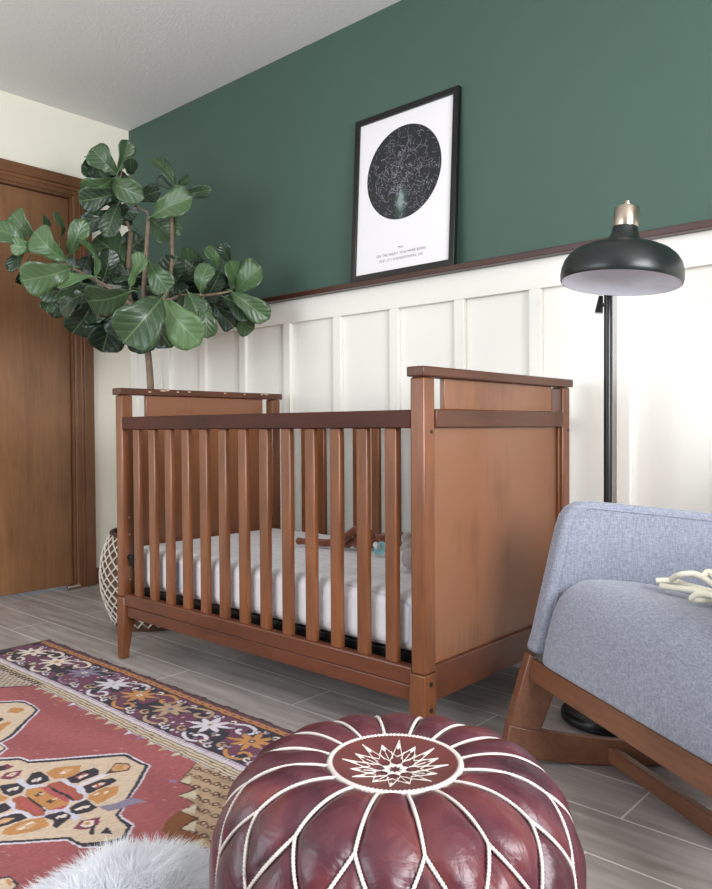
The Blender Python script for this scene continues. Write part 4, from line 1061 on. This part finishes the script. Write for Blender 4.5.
# skirt down to the floor
bd = np.concatenate([i_[0,:], i_[1:,-1], i_[-1,-2::-1], i_[-2:0:-1,0]])
Vb = V[bd].copy(); Vb[:,2] = .0005; nb = len(bd); o_ = len(V); k_ = np.arange(nb)
F2 = np.stack([bd, o_+k_, o_+(k_+1) % nb, bd[(k_+1) % nb]], 1)
V = np.concatenate([V, Vb]); Cc = np.concatenate([C, C[bd]]); FF = np.concatenate([F, F2])
me = bpy.data.meshes.new('area_rug')
me.vertices.add(len(V)); me.vertices.foreach_set('co', V.ravel())
me.loops.add(FF.size); me.loops.foreach_set('vertex_index', FF.ravel().astype(np.int32))
me.polygons.add(len(FF)); me.polygons.foreach_set('loop_start', np.arange(0, FF.size, 4, dtype=np.int32))
me.update(calc_edges=True)
ca = me.color_attributes.new('weave', 'FLOAT_COLOR', 'POINT'); ca.data.foreach_set('color', Cc.astype(np.float32).ravel())
m, nt, b = newmat('woven_wool'); N, L = nt.nodes, nt.links
a_ = N.new('ShaderNodeAttribute'); a_.attribute_name = 'weave'
tc = N.new('ShaderNodeTexCoord'); mp = N.new('ShaderNodeMapping'); mp.inputs['Scale'].default_value = (1,.25,1); L.new(tc.outputs['Object'], mp.inputs[0])
no = N.new('ShaderNodeTexNoise'); no.inputs['Scale'].default_value = 160; no.inputs['Detail'].default_value = 4; L.new(mp.outputs[0], no.inputs['Vector'])
mr = N.new('ShaderNodeMapRange'); mr.inputs['To Min'].default_value = .7; mr.inputs['To Max'].default_value = 1.3; L.new(no.outputs['Fac'], mr.inputs['Value'])
vm = N.new('ShaderNodeVectorMath'); vm.operation = 'SCALE'; L.new(a_.outputs['Color'], vm.inputs[0]); L.new(mr.outputs[0], vm.inputs['Scale']); L.new(vm.outputs[0], b.inputs['Base Color'])
b.inputs['Roughness'].default_value = .95
bp = N.new('ShaderNodeBump'); bp.inputs['Strength'].default_value = .5; bp.inputs['Distance'].default_value = .003; L.new(no.outputs['Fac'], bp.inputs['Height']); L.new(bp.outputs[0], b.inputs['Normal'])
me.materials.append(m)
rug = bpy.data.objects.new('area_rug', me); col.objects.link(rug)
tag(rug, 'red patterned wool rug with dark floral border lying on the grey tiled floor', 'rug')

# ------------------------------------------------------------------ white sheepskin
FC = Vector((2.635,-1.645,.0068))
sk = thing('sheepskin', tuple(FC), 'fluffy white sheepskin throw heaped on the red rug beside the pouf', 'throw')
FRX, FRY, FH_ = .150, .165, .085
def fz(x, y):
    q = 1-((x-FC.x)/FRX)**2-((y-FC.y)/FRY)**2
    return None if q <= 0 else FC.z+FH_*q**.55
m = MB(); rings = []
for j_ in range(9):
    q = 1-j_/9; rr_ = math.sqrt(1-(1-q)**1) if False else q
    rings.append([(FC.x+FRX*q*math.cos(2*pi*k/40), FC.y+FRY*q*math.sin(2*pi*k/40), (FC.z+FH_*max(0,1-q*q)**.55)) for k in range(40)])
m.loft(rings).build('hide', plain('hide_white', (244,246,250), .9), sk, smooth='full')
fm = MB(); R = random.Random(9)
for i in range(15000):
    a = R.uniform(0, 2*pi); q = math.sqrt(R.uniform(0, .995)); x, y = FC.x+FRX*q*math.cos(a), FC.y+FRY*q*math.sin(a); z = fz(x, y)
    if z is None: continue
    nrm = Vector((math.cos(a)*q*1.3, math.sin(a)*q*1.3, .75-.35*q)); 
    cl = Vector((math.sin(x*61+y*37), math.sin(y*73-x*29), math.sin(x*43+y*51)*.3))*.45
    d = (nrm+cl+Vector((R.gauss(0,.22), R.gauss(0,.22), R.gauss(0,.1)))).normalized(); d.z = max(d.z, .05)
    l = R.uniform(.032,.066); w_ = R.uniform(.0006,.0012); sd_ = d.cross(Vector((R.random(), R.random(), R.random()))).normalized()*w_
    p = Vector((x,y,z-.002)); b1 = p+d*l*.45; tp = p+d*l+Vector((0,0,-l*.22)); tp.z = max(tp.z, FC.z+.002); b1.z = max(b1.z, FC.z+.003)
    fm.add([p-sd_, p+sd_, b1+sd_*.8, b1-sd_*.8, tp], [(0,1,2,3),(3,2,4)])
me = bpy.data.meshes.new('fur'); org = ORG[sk.name]; me.from_pydata([tuple(Vector(v)-org) for v in fm.v], [], fm.f)
mf, nt, b = newmat('fur_white'); b.inputs['Base Color'].default_value = (.96,.97,1,1); b.inputs['Roughness'].default_value = .7
tr = nt.nodes.new('ShaderNodeBsdfTranslucent'); tr.inputs[0].default_value = (.97,.98,1,1); ms = nt.nodes.new('ShaderNodeMixShader'); ms.inputs[0].default_value = .5
nt.links.new(b.outputs[0], ms.inputs[1]); nt.links.new(tr.outputs[0], ms.inputs[2]); nt.links.new(ms.outputs[0], nt.nodes['Material Output'].inputs[0])
me.materials.append(mf); me.polygons.foreach_set('use_smooth', [True]*len(me.polygons))
fo = bpy.data.objects.new('fur', me); col.objects.link(fo); fo.parent = sk; fo['kind'] = 'stuff'

# ------------------------------------------------------------------ light
def area(name, loc, rot, sx, sy, power, colr):
    l = bpy.data.lights.new(name, 'AREA'); l.shape = 'RECTANGLE'; l.size = sx; l.size_y = sy; l.energy = power; l.color = colr
    o = bpy.data.objects.new(name, l); col.objects.link(o); o.location = loc; o.rotation_euler = rot; return o
area('window_daylight_right', (RX+.085, (WR[0]+WR[1])/2, (WR[2]+WR[3])/2), (0, pi/2, 0), WR[3]-WR[2]-.1, WR[1]-WR[0]-.1, P_RIGHT, (.95,.97,1))
area('window_daylight_front', ((WF[0]+WF[1])/2, RY-.085, (WF[2]+WF[3])/2), (pi/2, 0, 0), WF[1]-WF[0]-.1, WF[3]-WF[2]-.1, P_FRONT, (.86,.93,1))
w = bpy.data.worlds.new('sky'); bpy.context.scene.world = w; w.use_nodes = True
bg = w.node_tree.nodes['Background']; bg.inputs[0].default_value = (.72,.84,1,1); bg.inputs[1].default_value = .5

# ------------------------------------------------------------------ camera and view
cam = bpy.data.cameras.new('camera'); co = bpy.data.objects.new('camera', cam); col.objects.link(co)
cam.sensor_fit = 'HORIZONTAL'; cam.sensor_width = 36; cam.lens = FL/FW*36; cam.clip_start = .02
Mx = Matrix([list(CR[i])+[float(CP[i])] for i in range(3)]+[[0,0,0,1]]); co.matrix_world = Mx
sc = bpy.context.scene; sc.camera = co
sc.view_settings.view_transform = 'Standard'; sc.view_settings.look = 'None'; sc.view_settings.gamma = 1; sc.view_settings.exposure = EXPO
sc.view_settings.use_curve_mapping = False
for o in bpy.data.objects:
    if '_o' in o: del o['_o']
